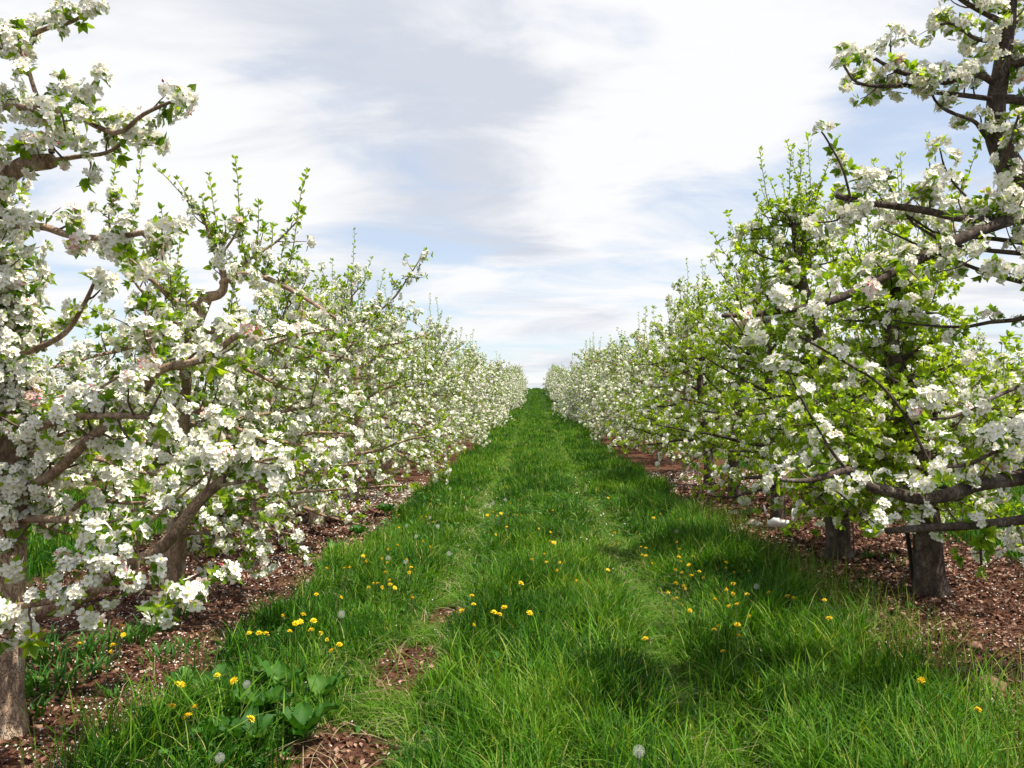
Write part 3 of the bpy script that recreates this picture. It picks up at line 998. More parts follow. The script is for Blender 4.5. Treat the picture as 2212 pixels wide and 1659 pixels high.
def tree_left_near():
    b = base_at(3, 1585)
    d = b[1]
    T = Tree(101, 0, .84, .09, .0)
    T.big = 1.0
    tr = PL([(3, 1600, d), (4, 1500, d), (8, 1300, d), (12, 1100, d), (14, 950, d), (14, 830, d), (4, 700, d), (-12, 560, d - .05), (-40, 400, d - .05), (-75, 200, d), (-90, 60, d)], 3)
    T.trunk.append((tr, np.interp(np.linspace(0, 1, len(tr)), [0, .08, .3, .5, .52, .7, 1], [.125, .100, .094, .082, .06, .045, .02]), 14))
    L = T.limb
    L(PL([(-40, 420, 4.0), (0, 392, 3.8), (50, 358, 3.65), (110, 348, 3.55)]), [.052, .045, .04, .036], twig=.10, tlen=.28, start=.05, end=False)
    L(PL([(108, 348, 3.55), (170, 338, 3.5), (230, 330, 3.42), (275, 300, 3.35)]), [.013, .006], twig=.12, tlen=.14, spur=.07)
    L(PL([(112, 330, 3.55), (103, 270, 3.55), (75, 195, 3.5), (52, 125, 3.5), (15, 75, 3.5)]), [.014, .006], twig=.16, tlen=.16, spur=.09)
    L(PL([(-50, 222, 3.9), (10, 230, 3.7), (130, 237, 3.5), (165, 250, 3.45), (250, 287, 3.3), (310, 247, 3.2), (388, 212, 3.1)]), [.02, .016, .011, .006], twig=.15, tlen=.15, spur=.075, start=.08)
    L(PL([(140, 239, 3.5), (185, 200, 3.45), (212, 165, 3.4)]), [.008, .005], twig=.2, tlen=.1, spur=.06, start=.4)
    L(PL([(-40, 120, 3.9), (20, 92, 3.75), (55, 80, 3.7), (105, 60, 3.6), (160, 45, 3.55), (205, 10, 3.5)]), [.016, .012, .006], twig=.10, tlen=.16, spur=.06)
    L(PL([(-10, 470, 3.95), (50, 488, 3.8), (95, 490, 3.7), (150, 508, 3.6), (230, 514, 3.5), (310, 502, 3.4), (372, 486, 3.3)]), [.022, .018, .014, .010], twig=.17, tlen=.2, spur=.12)
    L(PL([(345, 495, 3.35), (352, 520, 3.35), (350, 560, 3.35)]), [.006, .004], twig=.1, tlen=.1, spur=.05)
    L(PL([(235, 512, 3.5), (265, 545, 3.5), (300, 575, 3.48)]), [.007, .004], twig=.1, tlen=.1, spur=.05)
    L(PL([(95, 490, 3.7), (110, 465, 3.7), (132, 448, 3.7)]), [.004, .002], twig=0, spur=0, end=False)
    L(PL([(30, 765, 4.0), (75, 755, 3.9), (140, 720, 3.75), (180, 660, 3.65), (205, 608, 3.6)]), [.018, .013, .008], twig=.24, tlen=.16, spur=.10, start=.3)
    L(PL([(10, 1090, 4.0), (70, 1050, 3.9), (116, 1023, 3.8), (201, 942, 3.6), (290, 871, 3.45), (346, 800, 3.35), (437, 777, 3.25), (510, 726, 3.15), (540, 715, 3.1)]), [.030, .024, .018, .009], twig=.13, tlen=.26, spur=.10)
    L(PL([(346, 800, 3.35), (325, 745, 3.3), (318, 690, 3.3), (312, 660, 3.3)]), [.009, .006], twig=.12, tlen=.12, spur=.06, start=.35)
    L(PL([(5, 940, 3.95), (80, 924, 3.75), (156, 902, 3.55), (268, 898, 3.35), (350, 905, 3.25)]), [.024, .018, .009], twig=.10, tlen=.26, spur=.08)
    L(PL([(8, 1335, 4.05), (90, 1318, 4.0), (170, 1290, 3.95), (263, 1228, 3.9), (353, 1179, 3.85), (428, 1085, 3.8), (482, 1035, 3.78)]), [.055, .046, .036, .030, .026], twig=0, spur=0, end=False)
    L(PL([(478, 1040, 3.78), (505, 1010, 3.75), (540, 1000, 3.7), (600, 990, 3.65)]), [.011, .005], twig=.10, tlen=.22, spur=.08)
    L(PL([(470, 1050, 3.78), (530, 1040, 3.7), (580, 1040, 3.65)]), [.010, .004], twig=.10, tlen=.2, spur=.08)
    L(PL([(430, 1090, 3.8), (455, 1030, 3.8), (470, 960, 3.75), (485, 900, 3.7)]), [.007, .004], twig=.18, tlen=.15, spur=.12, start=.4)
    L(PL([(300, 1150, 3.9), (380, 1080, 3.8), (440, 1030, 3.7), (480, 985, 3.6)]), [.006, .004], twig=.12, tlen=.2, spur=.1)
    L(PL([(20, 1124, 4.05), (60, 1121, 3.95), (143, 1123, 3.85)]), [.022, .018], twig=0, spur=0, end=False)
    L(PL([(156, 1100, 4.1), (192, 1080, 4.1), (290, 1087, 4.0), (360, 1075, 3.9)]), [.016, .006], twig=.09, tlen=.25, spur=.08)
    L(PL([(-30, 1312, 3.45), (60, 1307, 3.35), (150, 1290, 3.3), (250, 1270, 3.25), (330, 1281, 3.2), (390, 1290, 3.2)]), [.016, .012, .005], twig=.14, tlen=.2, spur=.09, tup=-.1)
    L(PL([(120, 1295, 3.3), (170, 1240, 3.3), (215, 1190, 3.3)]), [.007, .004], twig=.12, tlen=.16, spur=.08)
    L(PL([(-20, 1375, 3.6), (20, 1365, 3.5), (50, 1360, 3.45)]), [.008, .004], twig=.1, tlen=.1, spur=.06)
    L(PL([(280, 1268, 3.22), (300, 1220, 3.2), (290, 1150, 3.2)]), [.006, .004], twig=.14, tlen=.14, spur=.09)
    L(PL([(390, 1290, 3.2), (430, 1300, 3.2), (490, 1240, 3.3)]), [.005, .003], twig=.14, tlen=.12, spur=.10)
    rng = T.rng
    T.bound = lambda p: p[0] < -1.15 and p[1] > 1.2 and p[2] > .86 + .10 * (p[0] + 2.6) and not (p[0] > -2.3 and p[1] < 3.95 and p[2] < 1.42)
    for k in range(120):     # spurs on the trunk itself
        j = (.28 + .5 * rng.random() ** 1.5) * (len(tr) - 1); p = tr[int(j)] + (tr[int(j) + 1] - tr[int(j)]) * (j % 1); a = rng.uniform(-2.6, .9)
        d = np.array([math.cos(a), math.sin(a), rng.uniform(0, .8)])
        T.twig(T.limbs[0], p, d, rng.uniform(.10, .24), .005)
    for i in range(22):     # the inner crown
        j = int(rng.uniform(.12, .44) * len(tr)); az = rng.uniform(-.5, 2.2)
        T.auto_limb(tr[j], az, rng.uniform(-.2, .16), rng.uniform(.6, 1.45), .018, sag=.03, twig=.12, tlen=.28, spur=.10, start=.15)
    for i in range(9):     # behind the trunk and towards the frame edge
        j = int(rng.uniform(.45, .98) * len(tr)); az = rng.uniform(2.0, 4.2)
        T.auto_limb(tr[j], az, rng.uniform(-.1, .5), rng.uniform(.5, .95), .015, twig=.11, tlen=.22, spur=.09)
    emit(T, b, 'pinkish white apple tree nearest in the left row, pale trunk cut by the frame', GROUP_L, 100)


def tree_left_second():
    b = base_at(370, 1322); d = b[1]
    T = Tree(102, 0, .66, .05, .08, bound=lambda p: p[0] < -1.35 and p[2] > .30 + .24 * (p[0] + 2.6))
    tr = PL([(370, 1330, d), (374, 1260, d), (382, 1150, d), (390, 1000, d), (392, 880, d), (402, 770, d), (422, 700, d), (446, 640, d)], 3)
    T.trunk.append((tr, np.interp(np.linspace(0, 1, len(tr)), [0, .1, .5, .8, 1], [.105, .088, .07, .058, .052]), 12))
    L = T.limb
    L(PL([(446, 642, d), (478, 632, d), (484, 600, d), (466, 545, d)]), [.045, .036, .030, .022], twig=.2, tlen=.2, spur=.12, start=.5)
    L(PL([(478, 612, d), (520, 593, d - .1), (560, 596, d - .2), (600, 612, d - .3), (660, 645, d - .4), (730, 690, d - .5)]), [.026, .021, .012], twig=.16, tlen=.3, spur=.12, shoots=.5)
    L(PL([(440, 655, d), (410, 658, d - .1), (375, 650, d - .2), (335, 610, d - .35), (292, 580, d - .45), (245, 520, d - .55)]), [.028, .020, .010], twig=.15, tlen=.26, spur=.1)
    L(PL([(420, 705, d), (395, 680, d - .05), (370, 650, d - .1), (340, 620, d)]), [.016, .01], twig=.15, tlen=.3, spur=.1)
    L(PL([(484, 605, d), (540, 560, d + .1), (600, 520, d + .2), (640, 480, d + .2)]), [.016, .006], twig=.14, tlen=.26, spur=.1, shoots=.4)
    L(PL([(466, 545, d), (450, 500, d), (440, 470, d)]), [.02, .008], twig=.1, tlen=.22, spur=.1)
    L(PL([(470, 560, d), (500, 520, d), (520, 480, d - .1)]), [.012, .006], twig=.12, tlen=.22, spur=.1)
    L(PL([(245, 520, d - .55), (235, 470, d - .55), (245, 430, d - .55)]), [.008, .005], twig=.12, tlen=.16, spur=.07)
    for bx, by, tx, ty in ((312, 540, 300, 290), (352, 460, 330, 365), (378, 500, 372, 392), (432, 540, 432, 425), (460, 540, 456, 370), (655, 600, 674, 372), (640, 590, 628, 500), (520, 520, 515, 460), (290, 470, 255, 375), (585, 580, 600, 490), (410, 600, 396, 520)):
        p1 = P(tx, ty, d - .2); p0 = T.nearest_wood(P(bx, by, d - .2))
        tb = []; T.shoot(tb, p0, p1 - p0, np.linalg.norm(p1 - p0), .45); T.limbs.append(tb)
    rng = T.rng
    for i in range(34):
        j = int(rng.uniform(.14, .80) * len(tr)); az = rng.uniform(-2.2, 1.6)
        f = j / len(tr)
        T.auto_limb(tr[j], az, rng.uniform(-.25, .25) + .05 * f, rng.uniform(.8, 1.55), .024, sag=.05, twig=.125, tlen=.38, spur=.11, shoots=.25 * (f > .6))
    emit(T, b, 'apple tree whose bare pale trunk forks against the sky, second in the left row', GROUP_L, 0)


def tree_right_near():
    b = np.array([3.55, 4.95, 0.]); b[2] = float(ground_h(b[:1], b[1:2])[0])
    T = Tree(201, 0, .88, .05, .1, bound=lambda p: p[0] > .95 and p[1] > 1.5)
    T.big = 1.04
    e = 4.75
    top = PL([(2262, 560, e), (2236, 480, e), (2205, 405, e), (2168, 335, e), (2150, 280, e), (2153, 210, e), (2166, 130, e), (2178, 40, e), (2188, -60, e)], 3)
    low = spline([b - [0, 0, .05], b + [-.02, 0, .35], b + [-.05, -.03, .9], b + [-.12, -.05, 1.5], P(2290, 680, e)], 3)
    tr = np.vstack([low[:-1], spline([P(2290, 680, e), P(2262, 560, e)], 2)[:-1], top])
    T.trunk.append((tr, np.interp(np.linspace(0, 1, len(tr)), [0, .08, .35, .55, .7, 1], [.15, .12, .10, .075, .055, .035]), 14))
    L = T.limb
    L(PL([(2250, 455, 4.75), (2207, 467, 4.65), (2107, 502, 4.5), (2007, 548, 4.4), (1974, 566, 4.35), (1840, 633, 4.2), (1760, 660, 4.1), (1640, 678, 4.0), (1560, 682, 3.95)]), [.042, .034, .026, .018, .010], twig=.13, tlen=.24, spur=.07, start=.12)
    L(PL([(2215, 440, 4.7), (2173, 466, 4.65), (2090, 473, 4.55), (1990, 453, 4.45), (1874, 437, 4.35), (1807, 423, 4.3)]), [.030, .024, .02, .015], twig=.26, tlen=.2, spur=.22, start=.1, end=False)
    for rows, r in (([(1837, 426, 4.3), (1824, 376, 4.3), (1810, 343, 4.3), (1784, 298, 4.3), (1774, 284, 4.3)], .007), ([(1868, 436, 4.35), (1867, 410, 4.35), (1866, 388, 4.35)], .005),
                    ([(1950, 448, 4.4), (1980, 420, 4.4), (2007, 388, 4.4)], .007), ([(1837, 430, 4.3), (1822, 455, 4.3), (1807, 476, 4.3), (1757, 481, 4.25)], .007),
                    ([(2087, 424, 4.5), (2060, 395, 4.5), (2040, 360, 4.5), (2030, 320, 4.5)], .007), ([(1880, 440, 4.35), (1862, 462, 4.3), (1840, 470, 4.3)], .005),
                    ([(1924, 125, 4.5), (1924, 95, 4.5), (1925, 66, 4.5)], .005), ([(2026, 1023, 4.3), (2001, 987, 4.3), (1960, 905, 4.25), (1900, 830, 4.2), (1830, 785, 4.2), (1725, 725, 4.2)], .010)):
        L(PL(rows), [r, r * .6], twig=.3, tlen=.1, spur=.09, start=.35)
    L(PL([(2150, 180, e), (2107, 160, 4.65), (2040, 177, 4.55), (1974, 163, 4.45), (1930, 150, 4.4), (1880, 120, 4.35)]), [.022, .016, .008], twig=.10, tlen=.16, spur=.055, start=.25)
    L(PL([(2155, 215, e), (2084, 206, 4.65), (2007, 197, 4.55), (1957, 184, 4.5), (1907, 187, 4.4), (1850, 177, 4.3), (1822, 140, 4.3)]), [.016, .012, .006], twig=.17, tlen=.14, spur=.08, start=.15)
    L(PL([(2152, 328, e), (2120, 281, 4.7), (2100, 260, 4.65), (2047, 240, 4.6), (2020, 217, 4.55), (2004, 180, 4.5)]), [.016, .010, .005], twig=.16, tlen=.16, spur=.09, start=.15)
    L(PL([(2153, 215, e), (2185, 214, 4.75), (2230, 222, 4.75)]), [.03, .025], twig=.15, tlen=.16, spur=.12)
    L(PL([(2160, 150, e), (2190, 140, 4.7), (2240, 125, 4.6)]), [.028, .022], twig=.1, tlen=.16, spur=.06)
    L(PL([(2190, 60, e), (2124, 27, 4.65), (2077, 0, 4.55), (2040, -30, 4.5)]), [.018, .01], twig=.07, tlen=.22, spur=.05)
    L(PL([(2170, 90, e), (2110, 85, 4.6), (2060, 52, 4.5), (2020, 55, 4.45)]), [.012, .006], twig=.08, tlen=.2, spur=.05)
    L(PL([(2200, 400, e), (2170, 350, 4.6), (2185, 300, 4.5), (2200, 250, 4.5)]), [.012, .006], twig=.1, tlen=.2, spur=.07)
    # low limbs reaching into the alley
    L(PL([(2330, 1000, 4.8), (2212, 1030, 4.55), (2110, 1046, 4.4), (2054, 1068, 4.35), (1984, 1077, 4.3), (1928, 1063, 4.25), (1872, 1049, 4.2), (1832, 1016, 4.15), (1782, 1029, 4.1), (1740, 1039, 4.05), (1681, 1036, 4.0)]), [.050, .040, .034, .026, .018, .009], twig=.17, tlen=.26, spur=.13, start=.1)
    L(PL([(2330, 1090, 4.9), (2212, 1122, 4.65), (2082, 1136, 4.45), (1992, 1141, 4.35), (1914, 1147, 4.3)]), [.034, .027, .022, .017], twig=.3, tlen=.22, spur=.2, start=.25, end=False)
    L(PL([(2172, 1118, 4.55), (2124, 1161, 4.5), (2119, 1195, 4.5), (2120, 1220, 4.5)]), [.010, .006], twig=.08, tlen=.12, spur=.07, start=.6, kind='leaf')
    L(PL([(1810, 1063, 4.2), (1835, 1085, 4.2), (1889, 1130, 4.2)]), [.005, .003], twig=0, spur=.12, start=.3)
    L(PL([(1832, 1018, 4.15), (1800, 980, 4.1), (1770, 930, 4.1), (1730, 860, 4.05), (1700, 800, 4.0)]), [.009, .004], twig=.3, tlen=.14, spur=.09, start=.3)
    L(PL([(2212, 830, 4.6), (2120, 870, 4.4), (2060, 900, 4.3), (2010, 905, 4.3)]), [.012, .006], twig=.16, tlen=.2, spur=.1)
    L(PL([(2330, 1000, 4.7), (2200, 960, 4.4), (2100, 1000, 4.3), (2040, 1010, 4.2)]), [.016, .008], twig=.12, tlen=.24, spur=.08)
    rng = T.rng
    for i in range(9):
        j = int(rng.uniform(.14, .5) * len(tr)); az = rng.uniform(1.7, 4.4)
        T.auto_limb(tr[j], az, rng.uniform(-.1, .3), rng.uniform(.7, 1.3), .017, sag=.02, twig=.2, tlen=.26, spur=.15)
    for i in range(4):
        j = int(rng.uniform(.72, .98) * len(tr)); az = rng.uniform(-1.2, 1.2)
        T.auto_limb(tr[j], az, rng.uniform(-.2, .5), rng.uniform(.25, .5), .010, twig=.1, tlen=.16, spur=.07)
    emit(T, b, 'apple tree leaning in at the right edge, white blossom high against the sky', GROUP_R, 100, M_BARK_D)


def tree_right_leafy(px, py, seed, top, label, pf, lt, H, nl=30, tops=()):
    b = base_at(px, py); d = b[1]
    T = Tree(seed, 0, pf, .02, lt, bound=lambda p: p[0] > 1.75 and p[2] > .62 - .1 * (p[1] - 7))
    ctrl = [P(px, py + 8, d)] + [P(*t, d) for t in top]
    tr = spline(ctrl, 3)
    T.trunk.append((tr, np.interp(np.linspace(0, 1, len(tr)), [0, .06, .3, .6, 1], [.16, .122, .105, .08, .035]), 14))
    rng = T.rng
    for i in range(nl):
        f = rng.uniform(.24, .98) if i % 3 else rng.uniform(.24, .6); j = min(int(f * len(tr)), len(tr) - 1); az = i * 2.399 + rng.normal(0, .3)
        T.auto_limb(tr[j], az, rng.uniform(-.15, .3) + .2 * f * f, rng.uniform(.9, 1.6) * (1.0 if f < .55 else .45), .026 * (1 - .4 * f), sag=.04, twig=.08, tlen=.44, spur=.07, shoots=.9 * (f > .55))
    for i in range(7):
        T.auto_limb(tr[-1 - i % 3], rng.random() * 6.28, rng.uniform(.3, 1.2), rng.uniform(.3, .6), .012, twig=.2, tlen=.2, spur=.14, shoots=.8)
    for bx, by, tx, ty, dd in tops:
        p1 = P(tx, ty, d + dd); p0 = T.nearest_wood(P(bx, by, d + dd))
        tb = []; T.shoot(tb, p0, p1 - p0, np.linalg.norm(p1 - p0), .4); T.limbs.append(tb)
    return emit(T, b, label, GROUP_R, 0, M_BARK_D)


tree_left_near()
tree_left_second()
tree_right_near()
tree_right_leafy(2012, 1284, 202, [(2002, 1150), (1990, 1000), (1965, 860), (1930, 780), (1925, 690), (1915, 600)], 'leafy yellow-green apple tree behind the black stake, broad dark trunk, sparse white blossom', .20, .36, 3.0, 56,
                 [(1905, 560, 1890, 345, 0), (1935, 560, 1945, 335, 0), (1960, 520, 2040, 290, -.2), (2060, 520, 2105, 300, .1), (1890, 600, 1860, 420, .2), (1800, 580, 1810, 430, 0), (2000, 560, 1990, 400, .3), (1840, 600, 1780, 500, -.2)])
tree_right_leafy(1812, 1208, 203, [(1808, 1100), (1800, 980), (1790, 860), (1770, 740), (1735, 620), (1716, 490)], 'leafy green apple tree with dark trunk beside a thin rod, third in the right row', .26, .28, 3.2, 54,
                 [(1715, 490, 1703, 332, 0), (1722, 490, 1745, 335, 0), (1700, 500, 1656, 388, 0), (1690, 540, 1620, 430, .2), (1735, 520, 1800, 300, -.2), (1640, 600, 1632, 440, .2), (1570, 620, 1520, 520, .2), (1760, 560, 1790, 440, .1), (1600, 640, 1575, 540, -.3), (1680, 560, 1690, 420, .3)])

N_LEFT, N_RIGHT = 58, 58


def rows():
    rng = np.random.default_rng(77)
    far_away = (0, -40, 0)

    def proto(seed, lod, pf, lt, **kw):
        T = Tree(seed, lod, pf, .05, lt); T.generic(**kw)
        return T
    white1 = [(301 + i, dict(H=3.0 + .15 * i, spread=1.55, n_limbs=24, dens=1.05)) for i in range(4)]
    green1 = [(311 + i, dict(H=3.3, spread=1.6, n_limbs=26, dens=1.1, zmin=.45)) for i in range(2)]
    white2 = [(321 + i, dict(H=2.7 + .13 * i, spread=1.45 + .05 * (i % 4), n_limbs=18 + 2 * (i % 4), dens=.9 + .07 * (i % 4))) for i in range(7)]
    made = {}

    def reach(T):       # long top branches leaning over the alley
        for rows, r in (([(-.02, 0, 2.1), (.45, -.1, 2.45), (.9, -.15, 2.75), (1.15, -.2, 3.05), (1.38, -.22, 3.4)], .022), ([(0, 0, 1.9), (.5, .3, 2.2), (1.0, .4, 2.3), (1.45, .5, 2.45)], .020),
                        ([(0, .1, 2.2), (-.3, .2, 2.7), (-.35, .2, 3.2)], .016), ([(0, 0, 2.0), (.3, -.5, 2.5), (.45, -.7, 3.0)], .016)):
            T.limb(spline(rows, 3), [r, r * .7, r * .3], twig=.12, tlen=.25, spur=.08, shoots=.5)

    def arm(T):         # one bare arm pointing at the alley
        T.limb(spline([(-.02, 0, 2.5), (-.6, -.1, 2.72), (-1.2, -.1, 2.75), (-1.9, -.2, 2.95)], 3), [.024, .018, .008], twig=.16, tlen=.22, spur=.09, shoots=.9)
        T.limb(spline([(0, 0, 2.3), (-.4, .3, 2.9), (-.5, .3, 3.5)], 3), [.018, .010, .006], twig=.12, tlen=.22, spur=.08, shoots=.5)
    white1.append((308, dict(H=3.0, spread=1.5, n_limbs=22, dens=1.0, extra=reach)))
    white1.append((309, dict(H=3.3, spread=1.5, n_limbs=22, dens=1.0, extra=arm)))

    def put(key, x, y, rz, sc, label, group, dark):
        z = float(ground_h(np.array([x]), np.array([y]))[0])
        if key not in made:
            kind, i = key
            sd, kw = {'w1': white1, 'g1': green1, 'w2': white2}[kind][i]
            kw = dict(kw); extra = kw.pop('extra', None)
            T = proto(sd, {'w1': 1, 'g1': 1, 'w2': 2}[kind], ({'w1': .58, 'g1': .26, 'w2': .56}[kind] + .05 * (i % 4)), {'w1': .16, 'g1': .28, 'w2': .14}[kind], **kw)
            if extra: extra(T)
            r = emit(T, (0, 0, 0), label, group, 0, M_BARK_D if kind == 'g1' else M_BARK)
            r.location = (x, y, z); r.rotation_euler = (0, 0, rz); r.scale = sc
            made[key] = r
        else:
            copy_tree(made[key], (x, y, z), rz, sc, label, group)
    ordn = ['first', 'second', 'third', 'fourth', 'fifth', 'sixth', 'seventh', 'eighth', 'ninth', 'tenth', 'eleventh', 'twelfth']

    def label_of(side, i, y, look):
        n = i + 1
        if n <= 12: return f'{look}, {ordn[n - 1]} in the {side} row'
        if y > 60: return f'small far apple tree in the pale blossom hedge of the {side} row near the crest'
        return f'white apple tree halfway up the {side} row where single crowns merge'
    for i in range(2, 57):
        y = 6.5 + (i - 1) * 2.2 + rng.normal(0, .25)
        x = -2.98 + rng.normal(0, .08) + (.25 * smooth(40, 120, y))
        if y > 128: break
        key = ('w1', int(rng.integers(0, 4))) if y < 27 else ('w2', int(rng.integers(0, 7)))
        if i < 6: key = ('w1', (i - 2) % 4)
        s = rng.uniform(.88, 1.12) * (1.04 if i < 7 else 1.0)
        look = ['dense white apple tree', 'apple tree with long leafy top shoots', 'white apple tree with branches over the grass', 'bushy white apple tree'][i % 4] if i < 12 else 'white apple tree'
        rz = rng.random() * 6.28
        if i in (3, 7): key = ('w1', 4); rz = .1 if i == 3 else -.6
        put(key, x, y, rz, (s, s, s * rng.uniform(.95, 1.1)), label_of('left', i, y, look), GROUP_L, False)
    ys = [11.3, 13.4, 15.6]
    for i in range(3, 58):
        y = ys[i - 3] if i < 6 else 15.6 + (i - 5) * 2.15 + rng.normal(0, .25)
        x = 3.34 + rng.normal(0, .08) - (.35 * smooth(15, 60, y)) - (.25 * smooth(60, 120, y))
        if y > 128: break
        if i < 6: key = [('g1', 0), ('g1', 1), ('g1', 0)][i - 3]
        elif y < 27: key = ('w1', int(rng.integers(0, 4)))
        else: key = ('w2', int(rng.integers(0, 7)))
        s = rng.uniform(.92, 1.22) if y < 60 else rng.uniform(.88, 1.12)
        look = {3: 'half leafy apple tree with torn white guard at its foot', 4: 'half leafy apple tree', 5: 'leafy apple tree among white ones'}.get(i, 'dense white apple tree')
        rz = rng.random() * 6.28
        if i in (8, 11): key = ('w1', 5); rz = 0 if i == 11 else .5
        put(key, x, y, rz, (min(s, 1.1), min(s, 1.1), s * rng.uniform(1.0, 1.1)), label_of('right', i, y, look), GROUP_R, True)
    # rows beyond, seen through the gaps
    for side, x0, n in (('left', -9.4, 15), ('right', 10.0, 13)):
        for i in range(n):
            y = 7.5 + i * 2.3 + rng.normal(0, .15)
            put(('w2', int(rng.integers(0, 4))), x0 + rng.normal(0, .1), y, rng.random() * 6.28, (1, 1, rng.uniform(.85, 1.0)),
                f'apple tree of the next row glimpsed through gaps in the {side} row', f'apple trees of the row beyond the {side} row', False)


rows()


# ------------------------------------------------------------------ dandelions
YELLOW = []
for lst, f, ox, oy in (
    ([(745, 202), (912, 213), (940, 135), (960, 248), (999, 137), (947, 107), (814, 157), (1062, 55), (930, 55), (745, 282), (893, 368), (733, 392), (938, 403), (675, 418), (640, 478), (673, 500), (541, 492), (521, 457), (796, 482), (820, 528), (808, 562), (433, 533), (403, 534), (660, 560), (680, 610), (690, 634), (718, 655), (637, 655), (612, 627), (586, 629), (555, 653), (828, 718), (385, 716), (230, 695), (297, 537), (150, 822), (213, 860), (102, 876), (130, 866), (25, 835), (197, 918), (260, 940), (65, 925), (1198, 703), (1209, 758), (1135, 798), (1210, 893), (1335, 808), (1400, 777), (1370, 820), (1558, 812), (1504, 627), (1852, 611), (1744, 499), (1662, 495), (1570, 482), (1650, 448), (1726, 550), (1345, 324), (1416, 276), (1614, 288), (1687, 309), (1708, 374), (1688, 368), (1293, 203), (1355, 208), (1328, 184), (1378, 192), (1477, 203), (1437, 130), (1490, 112), (1500, 140), (1674, 74), (1702, 175), (1990, 108), (1940, 105), (2046, 96), (2000, 15), (2085, 315), (2095, 361), (2110, 386), (2064, 397), (2044, 543), (1415, 28)], .3472, 603.5, 1042.4),
    ([(220, 50), (256, 32), (355, 60), (25, 127), (31, 163), (44, 184), (8, 190), (133, 152), (158, 197), (182, 202), (162, 236), (182, 240), (213, 281), (337, 175), (352, 207), (347, 247), (358, 269), (413, 247), (397, 286), (330, 310), (363, 325), (411, 340), (449, 319), (470, 351), (583, 273), (585, 303), (623, 324), (697, 318), (331, 378), (373, 392), (382, 410), (337, 453), (316, 458), (294, 428), (357, 485), (403, 516), (527, 459), (620, 380), (618, 432), (583, 412), (597, 492), (638, 483), (690, 433), (697, 541), (545, 593), (525, 610), (640, 585), (568, 720), (179, 656), (798, 424), (920, 453), (890, 443), (1075, 461), (1100, 553), (648, 642)], .4319, 1316.6, 1097),
    ([(1095, 388), (1080, 432), (1113, 457), (716, 538), (1020, 552), (1000, 617), (1960, 822), (1600, 900), (1643, 910), (1550, 1100), (1763, 1112), (1693, 1190)], .2394, 0, 1261.8),
    ([(1615, 785), (1680, 785), (1725, 790), (2150, 900), (2118, 830), (2200, 860), (1408, 1058), (1516, 1093), (1868, 770), (1625, 1340)], .3333, 0, 1106),
    ([(2112, 1533), (1990, 1470)], 1.0, 0, 0)):
    for a, b in lst:
        p = (ox + a * f, oy + b * f)
        if all(abs(p[0] - q[0]) + abs(p[1] - q[1]) > 5 for q in YELLOW): YELLOW.append(p)
PUFF = [(603.5 + a * .3472, 1042.4 + b * .3472) for a, b in ((676, 470), (785, 493), (986, 271), (850, 336), (792, 269), (1055, 442), (175, 610), (385, 820), (1280, 148), (1291, 135), (1310, 153), (1329, 130), (1405, 107), (937, 218), (1062, 38))]
PUFF += [(1316.6 + 335 * .4319, 1097 + 118 * .4319), (1634, 1267), (475, 1637), (1380, 1623), (533, 1478)]


def head_point(px, py, h):
    """the point at height h over the ground that a pixel looks at"""
    w = pix_dir(px, py); d = 2.0
    for _ in range(80):
        g = float(ground_h(np.array([w[0] * d]), np.array([d]))[0]) + h
        d = min(max(d + .5 * ((g - EYE) / w[2] - d), 1.0), 60)
    return np.array([w[0] * d, d, EYE + w[2] * d])


def dandelion_meshes():
    rng = np.random.default_rng(8)
    heads, puffs, stems = [], [], []
    for var in range(3):
        mb = MB()
        for ring, (nn, L, up) in enumerate(((18, .0215, .10), (14, .016, .45), (9, .010, .9))):
            for k in range(nn):
                a = k * 6.283 / nn + ring * .2 + rng.normal(0, .05); u = up + rng.normal(0, .12)
                d = np.array([math.cos(a) * math.cos(u), math.sin(a) * math.cos(u), math.sin(u)]); w = np.array([-math.sin(a), math.cos(a), 0]) * .0024
                z = np.array([0, 0, .002 * ring])
                mb.add([z - w * .5, z + w * .5, z + d * L * .7 + w, z + d * L + w * .6, z + d * L - w * .6, z + d * L * .7 - w], [[0, 1, 2, 5], [5, 2, 3, 4]], a=rng.random() * .7 + .1 * ring, m=0)
        pts = np.array([[0, 0, -.012], [0, 0, -.006], [0, 0, 0.001]]); tube(mb, pts, [.003, .0065, .007], 7, m=1, a=.3)
        heads.append(mb.mesh('flower_head', [M_DANDY, M_STEM]))
        mb = MB()
        g = 2.399963
        for k in range(96):
            z = 1 - 2 * (k + .5) / 96; r = math.sqrt(1 - z * z); d = np.array([r * math.cos(k * g), r * math.sin(k * g), z])
            if d[2] < -.92: continue
            R = frame(d, rng.random() * 6); L = .021 * rng.uniform(.92, 1.05)
            mb.add([d * .003, d * L + R[:, 0] * .0004, d * L - R[:, 0] * .0004], None, [[0, 1, 2]], a=.1)
            for q in range(5):
                a = q * 1.2566; t = R[:, 0] * math.cos(a) + R[:, 1] * math.sin(a); u = R[:, 0] * -math.sin(a) + R[:, 1] * math.cos(a)
                mb.add([d * L, d * L + t * .0042 + d * .002 + u * .0004, d * L + t * .0042 + d * .002 - u * .0004], None, [[0, 1, 2]], a=rng.random())
        tube(mb, np.array([[0, 0, -.004], [0, 0, 0], [0, 0, .004]]), [.003, .0045, .003], 6, m=1, a=.9)
        puffs.append(mb.mesh('seed_head', [M_FLUFF, M_STEM]))
        mb = MB()
        b = rng.normal(0, .06, 2)
        pts = spline([[b[0], b[1], -1.05], [b[0] * .8, b[1] * .8, -.6], [b[0] * .2, b[1] * .2, -.25], [0, 0, -.03]], 3)
        stems.append(pts)
    return heads, puffs, stems


